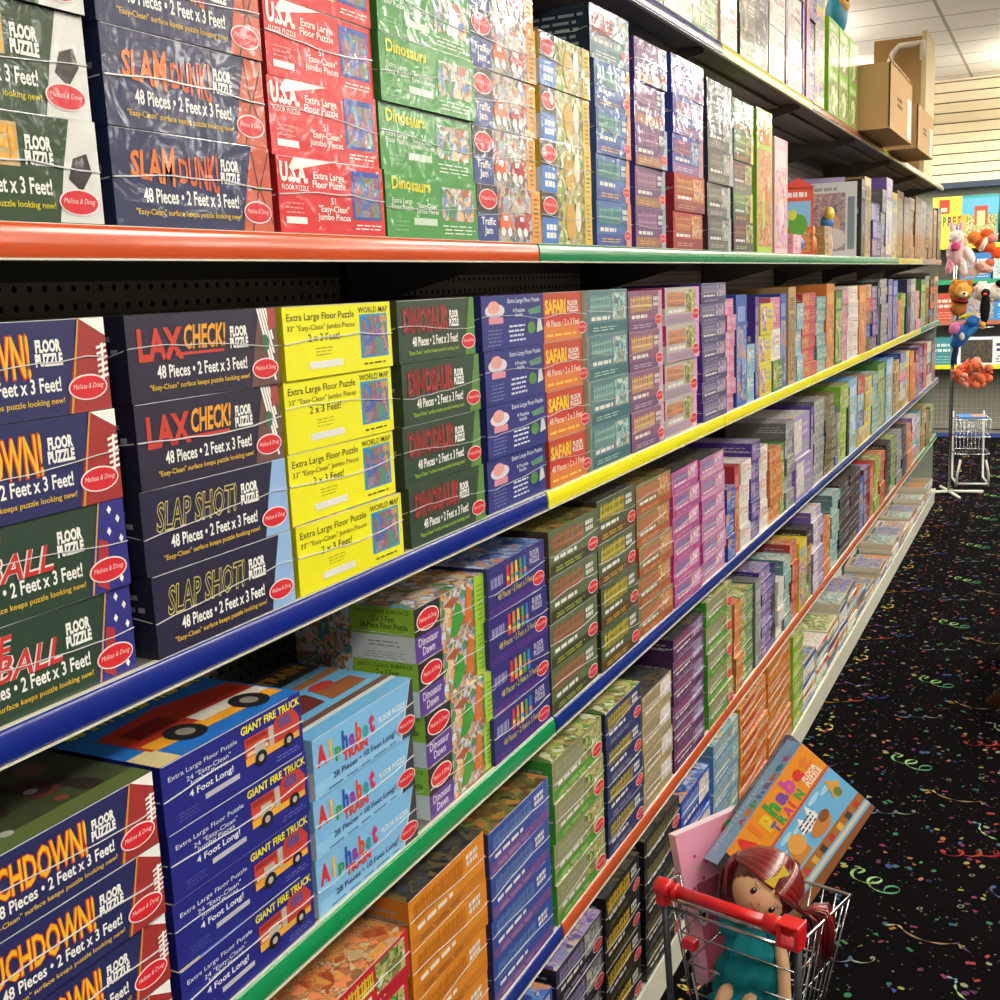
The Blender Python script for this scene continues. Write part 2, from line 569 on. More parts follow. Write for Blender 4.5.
def d_alpha(F):
    F.rect(0, 0, 1, 1, card('8CC4EA'), 1)
    F.poly([(0, 0.25), (0.85, 0.25), (0.93, 0.6), (0.97, 1), (0.0, 1.0)], card('7AB8E4'), 2)
    F.poly([(0.97, 1), (0.985, 1), (0.85, 0.0), (0.83, 0.0)], card('BFE0F4'), 4)
    F.poly([(1, 0), (1, 1), (0.975, 1), (0.85, 0)], card('3A3A40'), 4)
    cols = ['D82A30', 'E8B020', '3A9A40', '2A50B0', '8A3AA0', 'D84A28', '2A9AA0', 'C82A60']
    for i, ch in enumerate('Alphabet'):
        w_ = 0.066
        tall = ch in 'Alhbt'
        if ch == 'p':
            F.text(ch, 0.06 + i * w_, 0.42, 0.06 + (i + 0.85) * w_, 0.66, card(cols[i]), 4, 0.05)
        else:
            x0 = 0.06 + i * w_ - (0.03 if i == 0 else 0); x1 = x0 + w_ * 0.85 + (0.03 if i == 0 else 0)
            if ch == 'l':
                x0 += 0.014; x1 -= 0.02
            F.text(ch, x0, 0.5, x1, 0.86 if tall else 0.72, card(cols[i]), 4, 0.05)
    F.text('TRAIN', 0.26, 0.33, 0.50, 0.50, card('D83A28'), 5, 0.04)
    F.text('28 Pieces \u2022 10 Feet Long!', 0.16, 0.14, 0.78, 0.28, card('28407A'), 5, 0.015)
    F.lines(0.10, 0.04, 0.80, 0.10, 1, card('4A78A8'), 4, 4, 0.5)
    F.text('FLOOR PUZZLE', 0.62, 0.58, 0.90, 0.68, card('E8F0F0'), 5, 0.02)
    F.logo(0.90, 0.24, 0.1, 7)


def d_fire(F):
    w = card('E0E2EE')
    F.rect(0, 0, 1, 1, card('1C2282'), 1)
    F.text('Extra Large Floor Puzzle', 0.04, 0.72, 0.50, 0.81, w, 3, 0.0)
    F.text('24 "Easy-Clean"\nJumbo Pieces', 0.15, 0.50, 0.45, 0.68, w, 3, 0.0)
    F.text('4 Foot Long!', 0.16, 0.33, 0.46, 0.46, w, 3, 0.02)
    F.rect(0.26, 0.20, 0.50, 0.28, card('B8B8C0'), 3)
    F.lines(0.08, 0.10, 0.22, 0.25, 3, card('5A60A8'), 4, 3, 0.25)
    F.text('GIANT FIRE TRUCK', 0.53, 0.80, 0.99, 0.93, card('E8DC20'), 3, 0.03)
    r = card('C8402A'); y = card('E8A830'); g = card('B8B0A0'); k = card('16161C')
    F.rect(0.55, 0.36, 0.73, 0.72, r, 3)
    F.rect(0.56, 0.62, 0.72, 0.70, card('9A2A20'), 4)
    F.rect(0.55, 0.30, 0.97, 0.42, y, 4)
    F.rect(0.73, 0.40, 0.77, 0.72, g, 4)
    F.poly([(0.77, 0.40), (0.97, 0.40), (0.98, 0.62), (0.93, 0.80), (0.80, 0.80), (0.77, 0.7)], card('C0392E'), 4)
    F.rect(0.81, 0.60, 0.91, 0.76, card('6A4A80'), 5)
    F.rect(0.56, 0.44, 0.72, 0.50, card('E8C8A0'), 5)
    F.rect(0.62, 0.36, 0.70, 0.58, g, 5)
    F.oval(0.66, 0.32, 0.045, 0.12, k, 6); F.oval(0.66, 0.32, 0.02, 0.055, g, 7)
    F.oval(0.88, 0.34, 0.04, 0.11, k, 6); F.oval(0.88, 0.34, 0.018, 0.05, g, 7)
    F.lines(0.77, 0.10, 0.97, 0.2, 2, card('8088C8'), 4, 3, 0.25)


def d_dawn(F):
    F.rect(0, 0, 1, 1, P('dino'), 1)
    F.rect(0, 0.46, 0.34, 1, card('2A2628'), 2)
    F.rect(0, 0, 0.34, 0.46, card('5C3A92'), 2)
    F.logo(0.17, 0.72, 0.15)
    F.text('Dinosaur\nDawn', 0.04, 0.08, 0.30, 0.42, card('D8D0E4'), 3, 0.02)
    F.poly([(0.45, 0.1), (0.55, 0.08), (0.66, 0.3), (0.64, 0.6), (0.56, 0.72), (0.5, 0.4)], card('3C9A38'), 4)
    F.poly([(0.68, 0.2), (0.78, 0.2), (0.80, 0.8), (0.72, 0.94), (0.70, 0.6)], card('D8702C'), 4)
    F.poly([(0.38, 0.75), (0.5, 0.85), (0.62, 0.78), (0.5, 0.66)], card('A85A34'), 4)
    F.rect(0.83, 0, 1, 1, card('9CC82E'), 5)
    F.lines(0.87, 0.12, 0.95, 0.88, 8, card('5A8A1A'), 4, 6, 0.3)


def d_abc(F):
    F.rect(0, 0, 1, 1, card('2E2A78'), 1)
    cols = ['D83A2A', 'E88A20', 'E8C820', '50A838', '2A80C8']
    F.lines(0.04, 0.55, 0.26, 0.78, 1, card('8A88B8'), 3, 3, 0.9)
    for i in range(5):
        F.poly([(0.30 + i * 0.075, 0.44), (0.355 + i * 0.075, 0.44), (0.345 + i * 0.075, 0.88), (0.31 + i * 0.075, 0.88)], card(cols[i]), 3)
        F.rect(0.31 + i * 0.075, 0.56, 0.35 + i * 0.075, 0.64, card(cols[(i + 2) % 5]), 4)
    F.text('FLOOR\nPUZZLE', 0.72, 0.62, 0.90, 0.90, card('D0CCE0'), 3, 0.02)
    F.text('48 Pieces \u2022 2 Feet x 3 Feet!', 0.15, 0.26, 0.78, 0.40, card('C8B860'), 3, 0.01)
    F.rect(0, 0, 1, 0.16, card('4A2A80'), 2)
    F.logo(0.87, 0.24, 0.11)


def d_gen(bg, a1, a2, tcol, art=None, logo=True, band=None, big=True):
    def f(F):
        F.rect(0, 0, 1, 1, card(bg), 1)
        F.rect(0.02, 0.02, 0.98, 0.26, card(a1), 2)
        if art:
            F.rect(0.60, 0.30, 0.95, 0.92, P(art), 3)
        if big:
            r = random.Random(int(bg, 16) % 1000)
            a = 0.06; e = 0.58 if art else 0.70
            n = 7
            w_ = (e - a) / n
            for i in range(n):
                for q in range(3):
                    x0 = a + (i + q * 0.32) * w_; e_ = w_ * (0.16 + 0.06 * ((i + q) % 2)); hh = 0.36 + 0.05 * r.random(); lo = 0.47 + 0.03 * r.random(); sl = w_ * r.uniform(-0.22, 0.22)
                    F.poly([(x0, lo), (x0 + e_, lo), (x0 + e_ + sl, lo + hh), (x0 + sl, lo + hh)], card(tcol), 4)
            F.rect(a, 0.60, e - 0.01, 0.66, card(tcol), 5)
            F.poly([(a, 0.76), (e - 0.02, 0.80), (e - 0.02, 0.84), (a, 0.80)], card(tcol), 5)
        F.lines(0.08, 0.32, 0.58, 0.44, 1, card('E0E0D8'), 3, 3, 0.7)
        F.lines(0.08, 0.08, 0.70, 0.2, 2, card(a2), 5, 4, 0.4)
        if not art:
            F.lines(0.73, 0.60, 0.92, 0.88, 2, card('DCDCD4'), 6, 3, 0.7)
        if band:
            F.poly([(0.84, 0), (1, 0), (1, 1), (0.9, 1)], card(band), 4)
        if logo:
            F.logo(0.885, 0.24, 0.11)
    return f


def d_small(bg, a1, a2, art):
    def f(F):
        F.rect(0, 0, 1, 1, card(bg), 1)
        F.rect(0.05, 0.1, 0.50, 0.9, P(art), 2)
        F.lines(0.55, 0.5, 0.93, 0.86, 2, card(a1), 3, 2, 0.55)
        F.lines(0.55, 0.12, 0.93, 0.40, 3, card(a2), 7, 2, 0.4)
    return f


def d_art(bg, art, a1):
    """upright game box front: picture with a title bar"""
    def f(F):
        F.rect(0, 0, 1, 1, card(bg), 1)
        F.rect(0.06, 0.04, 0.94, 0.72, P(art), 2)
        F.lines(0.10, 0.76, 0.90, 0.93, 1, card(a1), 5, 2, 0.8)
        F.oval(0.5, 0.36, 0.22, 0.22 * F.asp if F.asp < 1.6 else 0.2, card(a1), 3)
        F.oval(0.42, 0.30, 0.10, 0.14, card(bg), 4)
    return f


def side_plain(col, c2=None, txt='9A9AA0'):
    def f(F):
        F.rect(0, 0, 1, 1, card(col), 1)
        if c2:
            F.rect(0, 0, 1, 0.46, card(c2), 2)
        F.lines(0.55, 0.56, 0.95, 0.86, 2, card(txt), 4, 3, 0.4)
    return f


def side_dawn(F):
    F.rect(0, 0, 1, 1, P('dino'), 1)
    F.rect(0.48, 0, 1, 0.48, card('D8DAD8'), 2)
    F.rect(0.48, 0.48, 1, 1, card('98C42A'), 2)
    F.text('EASY-CLEAN SURFACE', 0.52, 0.88, 0.96, 0.95, card('2A3A10'), 3, 0)
    F.text('2 x 3 Feet\n24-Piece Floor Puzzle', 0.56, 0.60, 0.95, 0.84, card('2A3A10'), 3, 0.01)
    F.lines(0.62, 0.28, 0.9, 0.42, 2, card('7A7E80'), 3, 3, 0.3)
    F.lines(0.56, 0.06, 0.94, 0.2, 3, card('A0A4A4'), 3, 3, 0.3)


def side_black(F):
    F.rect(0, 0, 1, 1, card('1C2A3C'), 1)
    F.lines(0.42, 0.25, 0.95, 0.92, 5, card('9AA4B0'), 3, 2, 0.4)
    F.rect(0.55, 0.05, 0.95, 0.18, card('8A929A'), 2)
    F.oval(0.2, 0.6, 0.12, 0.28, card('A83030'), 2)


def top_fire(F):
    F.rect(0, 0, 1, 1, card('1E70C8'), 1)
    F.rect(0, 0, 0.14, 0.22, card('D8C890'), 2)
    F.poly([(0.12, 0.18), (0.98, 0.12), (0.98, 0.5), (0.55, 0.62), (0.12, 0.56)], card('B8301E'), 2)
    F.poly([(0.14, 0.16), (0.98, 0.1), (0.98, 0.2), (0.14, 0.28)], card('E8A020'), 3)
    F.poly([(0.5, 0.22), (0.98, 0.2), (0.98, 0.3), (0.5, 0.34)], card('E0D8C8'), 4)
    F.oval(0.36, 0.2, 0.10, 0.12, card('18181C'), 5); F.oval(0.36, 0.2, 0.045, 0.055, card('8A8478'), 6)
    F.oval(0.80, 0.18, 0.10, 0.12, card('18181C'), 5); F.oval(0.80, 0.18, 0.045, 0.055, card('8A8478'), 6)
    F.rect(0.2, 0.34, 0.46, 0.5, card('7A1E18'), 4)
    F.text('GIANT FIRE TRUCK', 0.06, 0.68, 0.96, 0.88, card('E8D820'), 4, 0.04)
    F.rect(0.62, 0.92, 0.78, 0.98, card('D8E0E8'), 3)


def top_train(F):
    F.rect(0, 0, 1, 1, card('6AB0DC'), 1)
    F.rect(0, 0.74, 1, 1, card('3A3A30'), 2)
    F.text('Alphabet TRAIN', 0.05, 0.78, 0.95, 0.95, card('E0A030'), 3, 0.03)
    F.rect(0.0, 0.58, 1, 0.66, card('A86A38'), 2)
    F.poly([(0.1, 0.3), (0.5, 0.3), (0.55, 0.5), (0.4, 0.6), (0.1, 0.52)], card('6A2A20'), 3)
    F.poly([(0.55, 0.28), (0.9, 0.28), (0.92, 0.44), (0.6, 0.48)], card('9A5A30'), 3)
    F.oval(0.7, 0.5, 0.1, 0.06, card('B83A30'), 4)
    F.rect(0.0, 0.12, 1, 0.2, card('D0D8D8'), 2); F.rect(0, 0.16, 1, 0.22, card('6A4A38'), 3)


def top_players(F):
    F.rect(0, 0, 1, 1, card('3A4428'), 1)
    r = random.Random(4)
    for i in range(16):
        a = r.uniform(0.05, 0.95); b = r.uniform(0.2, 0.95)
        F.oval(a, b, r.uniform(0.04, 0.09), r.uniform(0.05, 0.12), card(r.choice(['3A1E1C', '5A2A24', '2A201E', '6A4A40', '24201E'])), 2)
    for i in range(9):
        F.oval(r.uniform(0.05, 0.95), r.uniform(0.12, 0.9), 0.03, 0.03, card(r.choice(['A8A8A0', '8A8A88', '7A3A30'])), 3)
    F.rect(0, 0, 1, 0.12, card('5A6A38'), 2)


TOPS = {'fire': top_fire, 'alpha': top_train, 'touch': top_players}
PROTO = {}


def proto(key, front, side, top, w, h, d, hue):
    """a closed carton: front face looks along +x, its left end face along -y"""
    if key in PROTO:
        return PROTO[key]
    mb = MB()
    c = card(hue)
    mb.box((-d, 0, 0), (0, w, h), c, [c, c, c, c, c, top if top else c])
    F = Face(mb, (0, 0, 0), (0, w, 0), (0, 0, h), (1, 0, 0))
    front(F)
    if key[0] in TOPS:
        TOPS[key[0]](Face(mb, (0, 0, h), (0, w, 0), (-d, 0, 0), (0, 0, 1)))
    if side:
        side(Face(mb, (-d, 0, 0), (d, 0, 0), (0, 0, h), (0, -1, 0)))
    me_o = mb.build('proto')
    me = me_o.data
    bpy.data.objects.remove(me_o)
    PROTO[key] = me
    return me


SEAM = {}


def seam_glint_mesh(w, h, d, var):
    k = (w, h, d, var)
    if k in SEAM:
        return SEAM[k]
    r = random.Random(var * 17 + 3)
    mb = MB()
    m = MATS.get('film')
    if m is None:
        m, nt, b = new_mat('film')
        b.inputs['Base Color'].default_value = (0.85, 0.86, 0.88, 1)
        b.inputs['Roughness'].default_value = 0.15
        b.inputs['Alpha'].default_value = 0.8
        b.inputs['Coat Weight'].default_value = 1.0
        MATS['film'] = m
    n = 9
    base = h * (0.52 + 0.05 * r.uniform(-1, 1))
    pts = [(-d * 0.5, -0.0012, base), (-d * 0.12, -0.0012, base - h * 0.03)]
    for i in range(n + 1):
        t = i / n
        pts.append((0.0022, t * w, base + h * 0.07 * math.sin(t * 3.1 + var) + h * 0.015 * r.uniform(-1, 1)))
    top = []; bot = []
    th = 0.00045 if var % 3 else 0.0007
    for p in pts:
        top.append((p[0], p[1], p[2] + th)); bot.append((p[0], p[1], p[2] - th))
    vs = top + bot
    L = len(pts)
    fs = [(i, i + 1, L + i + 1, L + i) for i in range(L - 1)]
    outv = [(x - 0.0008 if y > -0.001 else x, y + (0.0008 if y < -0.001 else 0), z) for x, y, z in vs]
    allv = vs + outv
    fs += [(2 * L + i + L, 2 * L + i + 1 + L, 2 * L + i + 1, 2 * L + i) for i in range(L - 1)]
    fs += [(i, 2 * L + i, 2 * L + i + 1, i + 1) for i in range(L - 1)]
    fs += [(L + i, L + i + 1, 3 * L + i + 1, 3 * L + i) for i in range(L - 1)]
    mb.add(allv, fs, m)
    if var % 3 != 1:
        mb.box((-0.0006, 0.002, h - 0.0009), (0.0008, w * (0.97 if var % 2 else 0.9), h - 0.0002), m)  # pale strip standing in for the film highlight along the top front edge
    o = mb.build('seam')
    me = o.data
    bpy.data.objects.remove(o)
    SEAM[k] = me
    return me


# ------------------------------------------------------------------ the room
def metal_shelf(name, col, rough=0.45):
    return flat(col, rough)


# carpet -----------------------------------------------------------
def carpet():
    m, nt, b = new_mat('carpet')
    geo = nt.nodes.new('ShaderNodeNewGeometry')
    vo = nt.nodes.new('ShaderNodeTexVoronoi')
    vo.inputs['Scale'].default_value = 38.0
    nt.links.new(geo.outputs['Position'], vo.inputs['Vector'])
    lt = nt.nodes.new('ShaderNodeMath'); lt.operation = 'LESS_THAN'; lt.inputs[1].default_value = 0.115
    nt.links.new(vo.outputs['Distance'], lt.inputs[0])
    sep = nt.nodes.new('ShaderNodeSeparateColor')
    nt.links.new(vo.outputs['Color'], sep.inputs[0])
    cr = nt.nodes.new('ShaderNodeValToRGB'); cr.color_ramp.interpolation = 'CONSTANT'
    cols = ['54302E', '2E4A50', '56562E', '3E243E', '262C3E', '54462E', '606458']
    el = cr.color_ramp.elements
    el[0].color = (*hexc(cols[0]), 1)
    el[1].position = 1 / 7; el[1].color = (*hexc(cols[1]), 1)
    for i in range(2, 7):
        e = el.new(i / 7); e.color = (*hexc(cols[i]), 1)
    nt.links.new(sep.outputs[1], cr.inputs[0])
    nz = nt.nodes.new('ShaderNodeTexNoise'); nz.inputs['Scale'].default_value = 700
    nt.links.new(geo.outputs['Position'], nz.inputs['Vector'])
    c0 = nt.nodes.new('ShaderNodeMix'); c0.data_type = 'RGBA'
    c0.inputs[6].default_value = (*hexc('050405'), 1); c0.inputs[7].default_value = (*hexc('100D10'), 1)
    nt.links.new(nz.outputs['Fac'], c0.inputs[0])
    mx = nt.nodes.new('ShaderNodeMix'); mx.data_type = 'RGBA'
    nt.links.new(lt.outputs[0], mx.inputs[0]); nt.links.new(c0.outputs[2], mx.inputs[6]); nt.links.new(cr.outputs[0], mx.inputs[7])
    nt.links.new(mx.outputs[2], b.inputs['Base Color'])
    b.inputs['Roughness'].default_value = 0.95
    b.inputs['Specular IOR Level'].default_value = 0.02
    mb = MB()
    mb.add([(-4.2, -3.5, 0), (XR, -3.5, 0), (XR, 13.4, 0), (-4.2, 13.4, 0)], [(0, 1, 2, 3)], m)

    def ink(h):
        return flat(h, 0.95, 0, 0.1)

    def ribbon(pts, w, cols, ox, oy, z):
        n = len(pts)
        L = []; R = []
        for i in range(n):
            a = Vector(pts[max(i - 1, 0)]); c = Vector(pts[min(i + 1, n - 1)])
            t = (c - a).normalized(); nn = Vector((-t.y, t.x))
            ww = w * (0.55 + 0.45 * math.sin(i * 0.9))
            q = Vector(pts[i])
            L.append((q.x + nn.x * ww + ox, q.y + nn.y * ww + oy, z)); R.append((q.x - nn.x * ww + ox, q.y - nn.y * ww + oy, z))
        for i in range(n - 1):
            mb.add([L[i], L[i + 1], R[i + 1], R[i]], [(0, 3, 2, 1)], ink(cols[(i * len(cols)) // n]))

    def curl(x, y, ang, turns, r, length, n=40):
        o = []
        for i in range(n + 1):
            t = i / n
            th = t * turns * 2 * math.pi
            px = t * length + r * math.cos(th) * (0.7 + 0.3 * t); py = r * math.sin(th) * 0.9
            o.append((x + px * math.cos(ang) - py * math.sin(ang), y + px * math.sin(ang) + py * math.cos(ang)))
        return o
    TS = 0.91
    rr = random.Random(11)
    curls = [(0.10, 0.06, -0.6, 2.6, 0.035, 0.17, ['7AA862', '8EB878', '4A8A64'], 0.0050),
             (0.33, 0.26, 0.35, 5, 0.022, 0.26, ['8A2C24', '9A3C2A', '7E2424', '8E7432'], 0.0055),
             (0.46, 0.10, -0.4, 2.0, 0.03, 0.20, ['505C8E', '44386A', '466A94'], 0.0042),
             (0.62, 0.50, 0.5, 4, 0.018, 0.22, ['9A522A', '8E7032', '984626'], 0.0045),
             (0.05, 0.46, 0.3, 3.5, 0.016, 0.20, ['6A7488', '5C6880', '7E8474'], 0.0040),
             (0.72, 0.20, 1.2, 1.3, 0.025, 0.08, ['B8A84A', 'C8B858'], 0.0045),
             (0.22, 0.70, -0.2, 1.6, 0.02, 0.26, ['9A8C54', '826C48', '523A5C'], 0.0042),
             (0.58, 0.76, 0.2, 2.0, 0.022, 0.24, ['6A3A78', '8A3A50', '5A3A78'], 0.0045),
             (0.80, 0.66, 0.1, 1.2, 0.03, 0.10, ['5A3A8A', '3A4A90'], 0.0042),
             (0.40, 0.52, -0.9, 1.0, 0.016, 0.12, ['6A98A8', '8AB070'], 0.0038)]
    bits = []
    for i in range(150):
        bits.append((rr.uniform(0, TS), rr.uniform(0, TS), rr.choice([0, 0, 1, 1, 2, 3, 3, 4]), rr.uniform(0.006, 0.013),
                     rr.uniform(0, 6.28), rr.choice(['8A3A34', '2F5A68', '8E8A3C', '55304E', '38447A', '8E6438', '7E8668', '3A6A48', '74304A', '8E5A44'])))
    for i in range(240):
        bits.append((rr.uniform(0, TS), rr.uniform(0, TS), 5, rr.uniform(0.0025, 0.0045), 0,
                     rr.choice(['5E3834', '3A4E60', '6A663A', '4A2C42', '365A44', '75624A', '7C7C70'])))
    for ix in range(-1, 2):
        for iy in range(1, 15):
            ox = -0.60 + ix * TS; oy = iy * TS - 0.42
            for (x, y, a, tn, r, ln, cs, w) in curls:
                ribbon(curl(x, y, a, tn, r, ln), w, cs, ox, oy, 0.0012)
            for (x, y, k, s, a, h) in bits:
                ca, sa = math.cos(a), math.sin(a)
                if k in (0, 5):
                    shp = [(s * math.cos(q * 1.047), s * 0.8 * math.sin(q * 1.047)) for q in range(6)]
                elif k == 1:
                    shp = [(-s, -s * 0.5), (s, -s * 0.5), (s, s * 0.5), (-s, s * 0.5)]
                elif k == 2:
                    shp = [(-s, -s * 0.7), (s * 1.2, -s * 0.3), (-s * 0.4, s)]
                elif k == 3:
                    shp = [(s * 1.1 * math.cos(q * 0.785), s * 0.75 * math.sin(q * 0.785)) for q in range(8)]
                else:
                    ring = [(s * math.cos(q * 0.785), s * 0.7 * math.sin(q * 0.785)) for q in range(8)]
                    for q in range(8):
                        p0, p1 = ring[q], ring[(q + 1) % 8]
                        vs = [(p0[0], p0[1]), (p1[0], p1[1]), (p1[0] * 0.65, p1[1] * 0.65), (p0[0] * 0.65, p0[1] * 0.65)]
                        mb.add([(ox + x + u * ca - v * sa, oy + y + u * sa + v * ca, 0.0008) for u, v in vs], [(0, 1, 2, 3)], ink(h))
                    continue
                mb.add([(ox + x + u * ca - v * sa, oy + y + u * sa + v * ca, 0.0006 if k == 5 else 0.0010) for u, v in shp], [tuple(range(len(shp)))], ink(h))
    struct(mb.build('floor'))


carpet()


def room():
    # ceiling of lay-in tiles
    m, nt, b = new_mat('ceiling_tile')
    geo = nt.nodes.new('ShaderNodeNewGeometry')
    mp = nt.nodes.new('ShaderNodeMapping'); mp.vector_type = 'POINT'
    mp.inputs['Location'].default_value = (0.95, -0.33, 0)
    nt.links.new(geo.outputs['Position'], mp.inputs[0])
    br = nt.nodes.new('ShaderNodeTexBrick')
    br.offset = 0.0
    br.inputs['Scale'].default_value = 1.0
    br.inputs['Brick Width'].default_value = 1.22
    br.inputs['Row Height'].default_value = 0.61
    br.inputs['Mortar Size'].default_value = 0.014
    br.inputs['Color1'].default_value = (*hexc('E6DED2'), 1)
    br.inputs['Color2'].default_value = (*hexc('E0D8CC'), 1)
    br.inputs['Mortar'].default_value = (*hexc('A09688'), 1)
    nt.links.new(mp.outputs[0], br.inputs[0])
    nt.links.new(br.outputs[0], b.inputs['Base Color'])
    b.inputs['Roughness'].default_value = 0.9
    mb = MB(); mb.box((-4.2, -3.5, ZC), (XR, 13.5, ZC + 0.05), m)
    struct(mb.build('ceiling'))
    wall = flat('B8B0A4', 0.9)
    for nm, a, c in (('wall_left', (-4.3, -3.5, 0), (-4.2, 13.4, ZC)), ('wall_right', (XR, -3.5, 0), (XR + 0.1, 13.4, ZC)), ('wall_front', (-4.2, -3.6, 0), (XR, -3.5, ZC))):
        mb = MB(); mb.box(a, c, flat('5E5850', 0.9) if nm == 'wall_right' else wall); struct(mb.build(nm))
    mb = MB()
    mb.box((-4.2, 13.4, 0), (XR, 13.5, 2.66), flat('4A4640', 0.8))
    sl = flat('F0E0BC', 0.6)
    z = 2.66
    mb.box((-4.2, 13.42, 2.66), (XR, 13.5, ZC), flat('4A3E30', 0.8))
    while z < ZC - 0.01:
        z1 = min(z + 0.092, ZC)
        mb.box((-4.2, 13.385, z), (XR, 13.42, z1), sl)
        z += 0.104
    struct(mb.build('wall_back'))


room()

for i, (lx, ly) in enumerate(LAMPS):
    lt = empty('ceiling_light', (lx, ly, ZC - 0.42))
    mb = MB()
    for yy_ in (-0.5, 0.5):
        mb.tube([(0, yy_, 0), (0, yy_, 0.42)], 0.006, flat('C8C8C4', 0.4), 6)
    mb.build('added_rod', lt)  # made-up rods that lower the fixture for its added upward lamp
    lu = bpy.data.lights.new('ceiling_fill', 'AREA')  # added unseen lamp aimed upward to brighten the ceiling
    lu.shape = 'RECTANGLE'; lu.size = 0.5; lu.size_y = 1.12; lu.energy = LAMP_W * UP_FILL * (1.5 if ly > 8 else 1.0); lu.color = (1.0, 0.955, 0.87)
    uo = bpy.data.objects.new('ceiling_fill', lu); C.objects.link(uo)
    uo.location = (0, 0, 0.02); uo.rotation_euler = (math.pi, 0, 0); uo.parent = lt
    mb = MB(); fr = flat('D8D8D4', 0.5)
    for a, c in (((-0.31, -0.61, -0.03), (-0.28, 0.61, 0)), ((0.28, -0.61, -0.03), (0.31, 0.61, 0)), ((-0.28, -0.61, -0.03), (0.28, -0.58, 0)), ((-0.28, 0.58, -0.03), (0.28, 0.61, 0))):
        mb.box(a, c, fr)
    mb.build('light_frame', lt)
    em = MATS.get('lamp')
    if em is None:
        em, nt, b = new_mat('lamp')
        b.inputs['Base Color'].default_value = (0.9, 0.9, 0.9, 1)
        b.inputs['Emission Color'].default_value = (1.0, 0.97, 0.88, 1)
        b.inputs['Emission Strength'].default_value = 3.0
        MATS['lamp'] = em
    mb = MB(); mb.box((-0.28, -0.58, -0.02), (0.28, 0.58, -0.005), em); mb.build('diffuser', lt)
    ld = bpy.data.lights.new('troffer_lamp', 'AREA')
    ld.shape = 'RECTANGLE'; ld.size = 0.5; ld.size_y = 1.12
    ld.energy = LAMP_W * (1.25 if ly > 8 else 1.0)
    ld.color = (1.0, 0.965, 0.88)
    lo = bpy.data.objects.new('troffer_lamp', ld); C.objects.link(lo)
    lo.location = (0, 0, -0.035); lo.parent = lt
    side = 'near' if ly < 4 else 'far'
    rown = {0.1: 'added to brighten slatted wall', 1.05: 'above the aisle', -2.4: 'unseen behind the tall shelving', 3.4: 'above the next aisle over', 5.8: 'near the bare side wall'}[lx]
    k = sum(1 for q in LAMPS[:i] if q[0] == lx)
    tag(lt, 'white fluorescent ceiling light with added upward fill, %s of those %s' % (['first', 'second', 'third', 'fourth', 'fifth', 'sixth'][k], rown), 'light', 'suspended ceiling lights')

# ------------------------------------------------------------------ gondola shelving
XF = -0.826      # front plane of the lips
XB = -1.235      # face of the back panel
SEAMS = [-0.58, 0.64, 1.865, 3.085, 4.305, 5.525, 6.745, 7.965, 9.24]
ROWZ = {'T': 2.335, 'A': 1.803, 'B': 1.361, 'C': 0.930, 'D': 0.503}
LIPC = {
    'T': ['232F78', '232F78', '232F78', 'E8DC3C', 'B06A50', 'B8B040', 'C8B890', 'C8B890'],
    'A': ['CC5228', 'CC5228', '1F8A5A', '1F8A5A', '2A9068', '3A9A70', 'C8C83A', '8A7A68'],
    'B': ['152880', '152880', 'EDE51C', 'EDE51C', 'EDE51C', 'E8E030', 'D8D840', '2F8A60'],
    'C': ['178A50', '178A50', '16307E', '19327E', '25408C', '2A4488', '38508C', '7A88A8'],
    'D': ['1C2F80', '1C2F80', 'C2552E', 'C2603C', 'BE6244', 'B86448', 'B4664C', '2F9A5C'],
}
grey = flat('6C6A62', 0.5)
dgrey = flat('4A4742', 0.55)
lipedge = flat('D8D4C0', 0.35)
DESC = {'T': 'top shelf', 'A': 'second shelf down', 'B': 'third shelf down', 'C': 'fourth shelf down', 'D': 'fifth shelf down', 'E': 'bottom shelf'}


def perf_mat():
    m, nt, b = new_mat('pegboard')
    geo = nt.nodes.new('ShaderNodeNewGeometry')
    sp = nt.nodes.new('ShaderNodeSeparateXYZ'); nt.links.new(geo.outputs['Position'], sp.inputs[0])
    prev = None

    def fr(idx, period, off):
        a = nt.nodes.new('ShaderNodeMath'); a.operation = 'ADD'; a.inputs[1].default_value = off
        nt.links.new(sp.outputs[idx], a.inputs[0])
        d = nt.nodes.new('ShaderNodeMath'); d.operation = 'DIVIDE'; d.inputs[1].default_value = period
        nt.links.new(a.outputs[0], d.inputs[0])
        f = nt.nodes.new('ShaderNodeMath'); f.operation = 'FRACT'; nt.links.new(d.outputs[0], f.inputs[0])
        s = nt.nodes.new('ShaderNodeMath'); s.operation = 'SUBTRACT'; s.inputs[1].default_value = 0.5
        nt.links.new(f.outputs[0], s.inputs[0])
        p = nt.nodes.new('ShaderNodeMath'); p.operation = 'POWER'; p.inputs[1].default_value = 2
        nt.links.new(s.outputs[0], p.inputs[0])
        return p
    p1 = fr(1, 0.0254, 10.0); p2 = fr(2, 0.0254 * 1.0, 10.012)
    ad = nt.nodes.new('ShaderNodeMath'); ad.operation = 'ADD'
    nt.links.new(p1.outputs[0], ad.inputs[0]); nt.links.new(p2.outputs[0], ad.inputs[1])
    lt = nt.nodes.new('ShaderNodeMath'); lt.operation = 'LESS_THAN'; lt.inputs[1].default_value = 0.032
    nt.links.new(ad.outputs[0], lt.inputs[0])
    # only every second row of holes is punched
    p3 = fr(2, 0.0254, 10.0)
    mx = nt.nodes.new('ShaderNodeMix'); mx.data_type = 'RGBA'
    mx.inputs[6].default_value = (*hexc('D2CCBE'), 1); mx.inputs[7].default_value = (*hexc('060505'), 1)
    nt.links.new(lt.outputs[0], mx.inputs[0]); nt.links.new(mx.outputs[2], b.inputs['Base Color'])
    b.inputs['Roughness'].default_value = 0.6
    return m


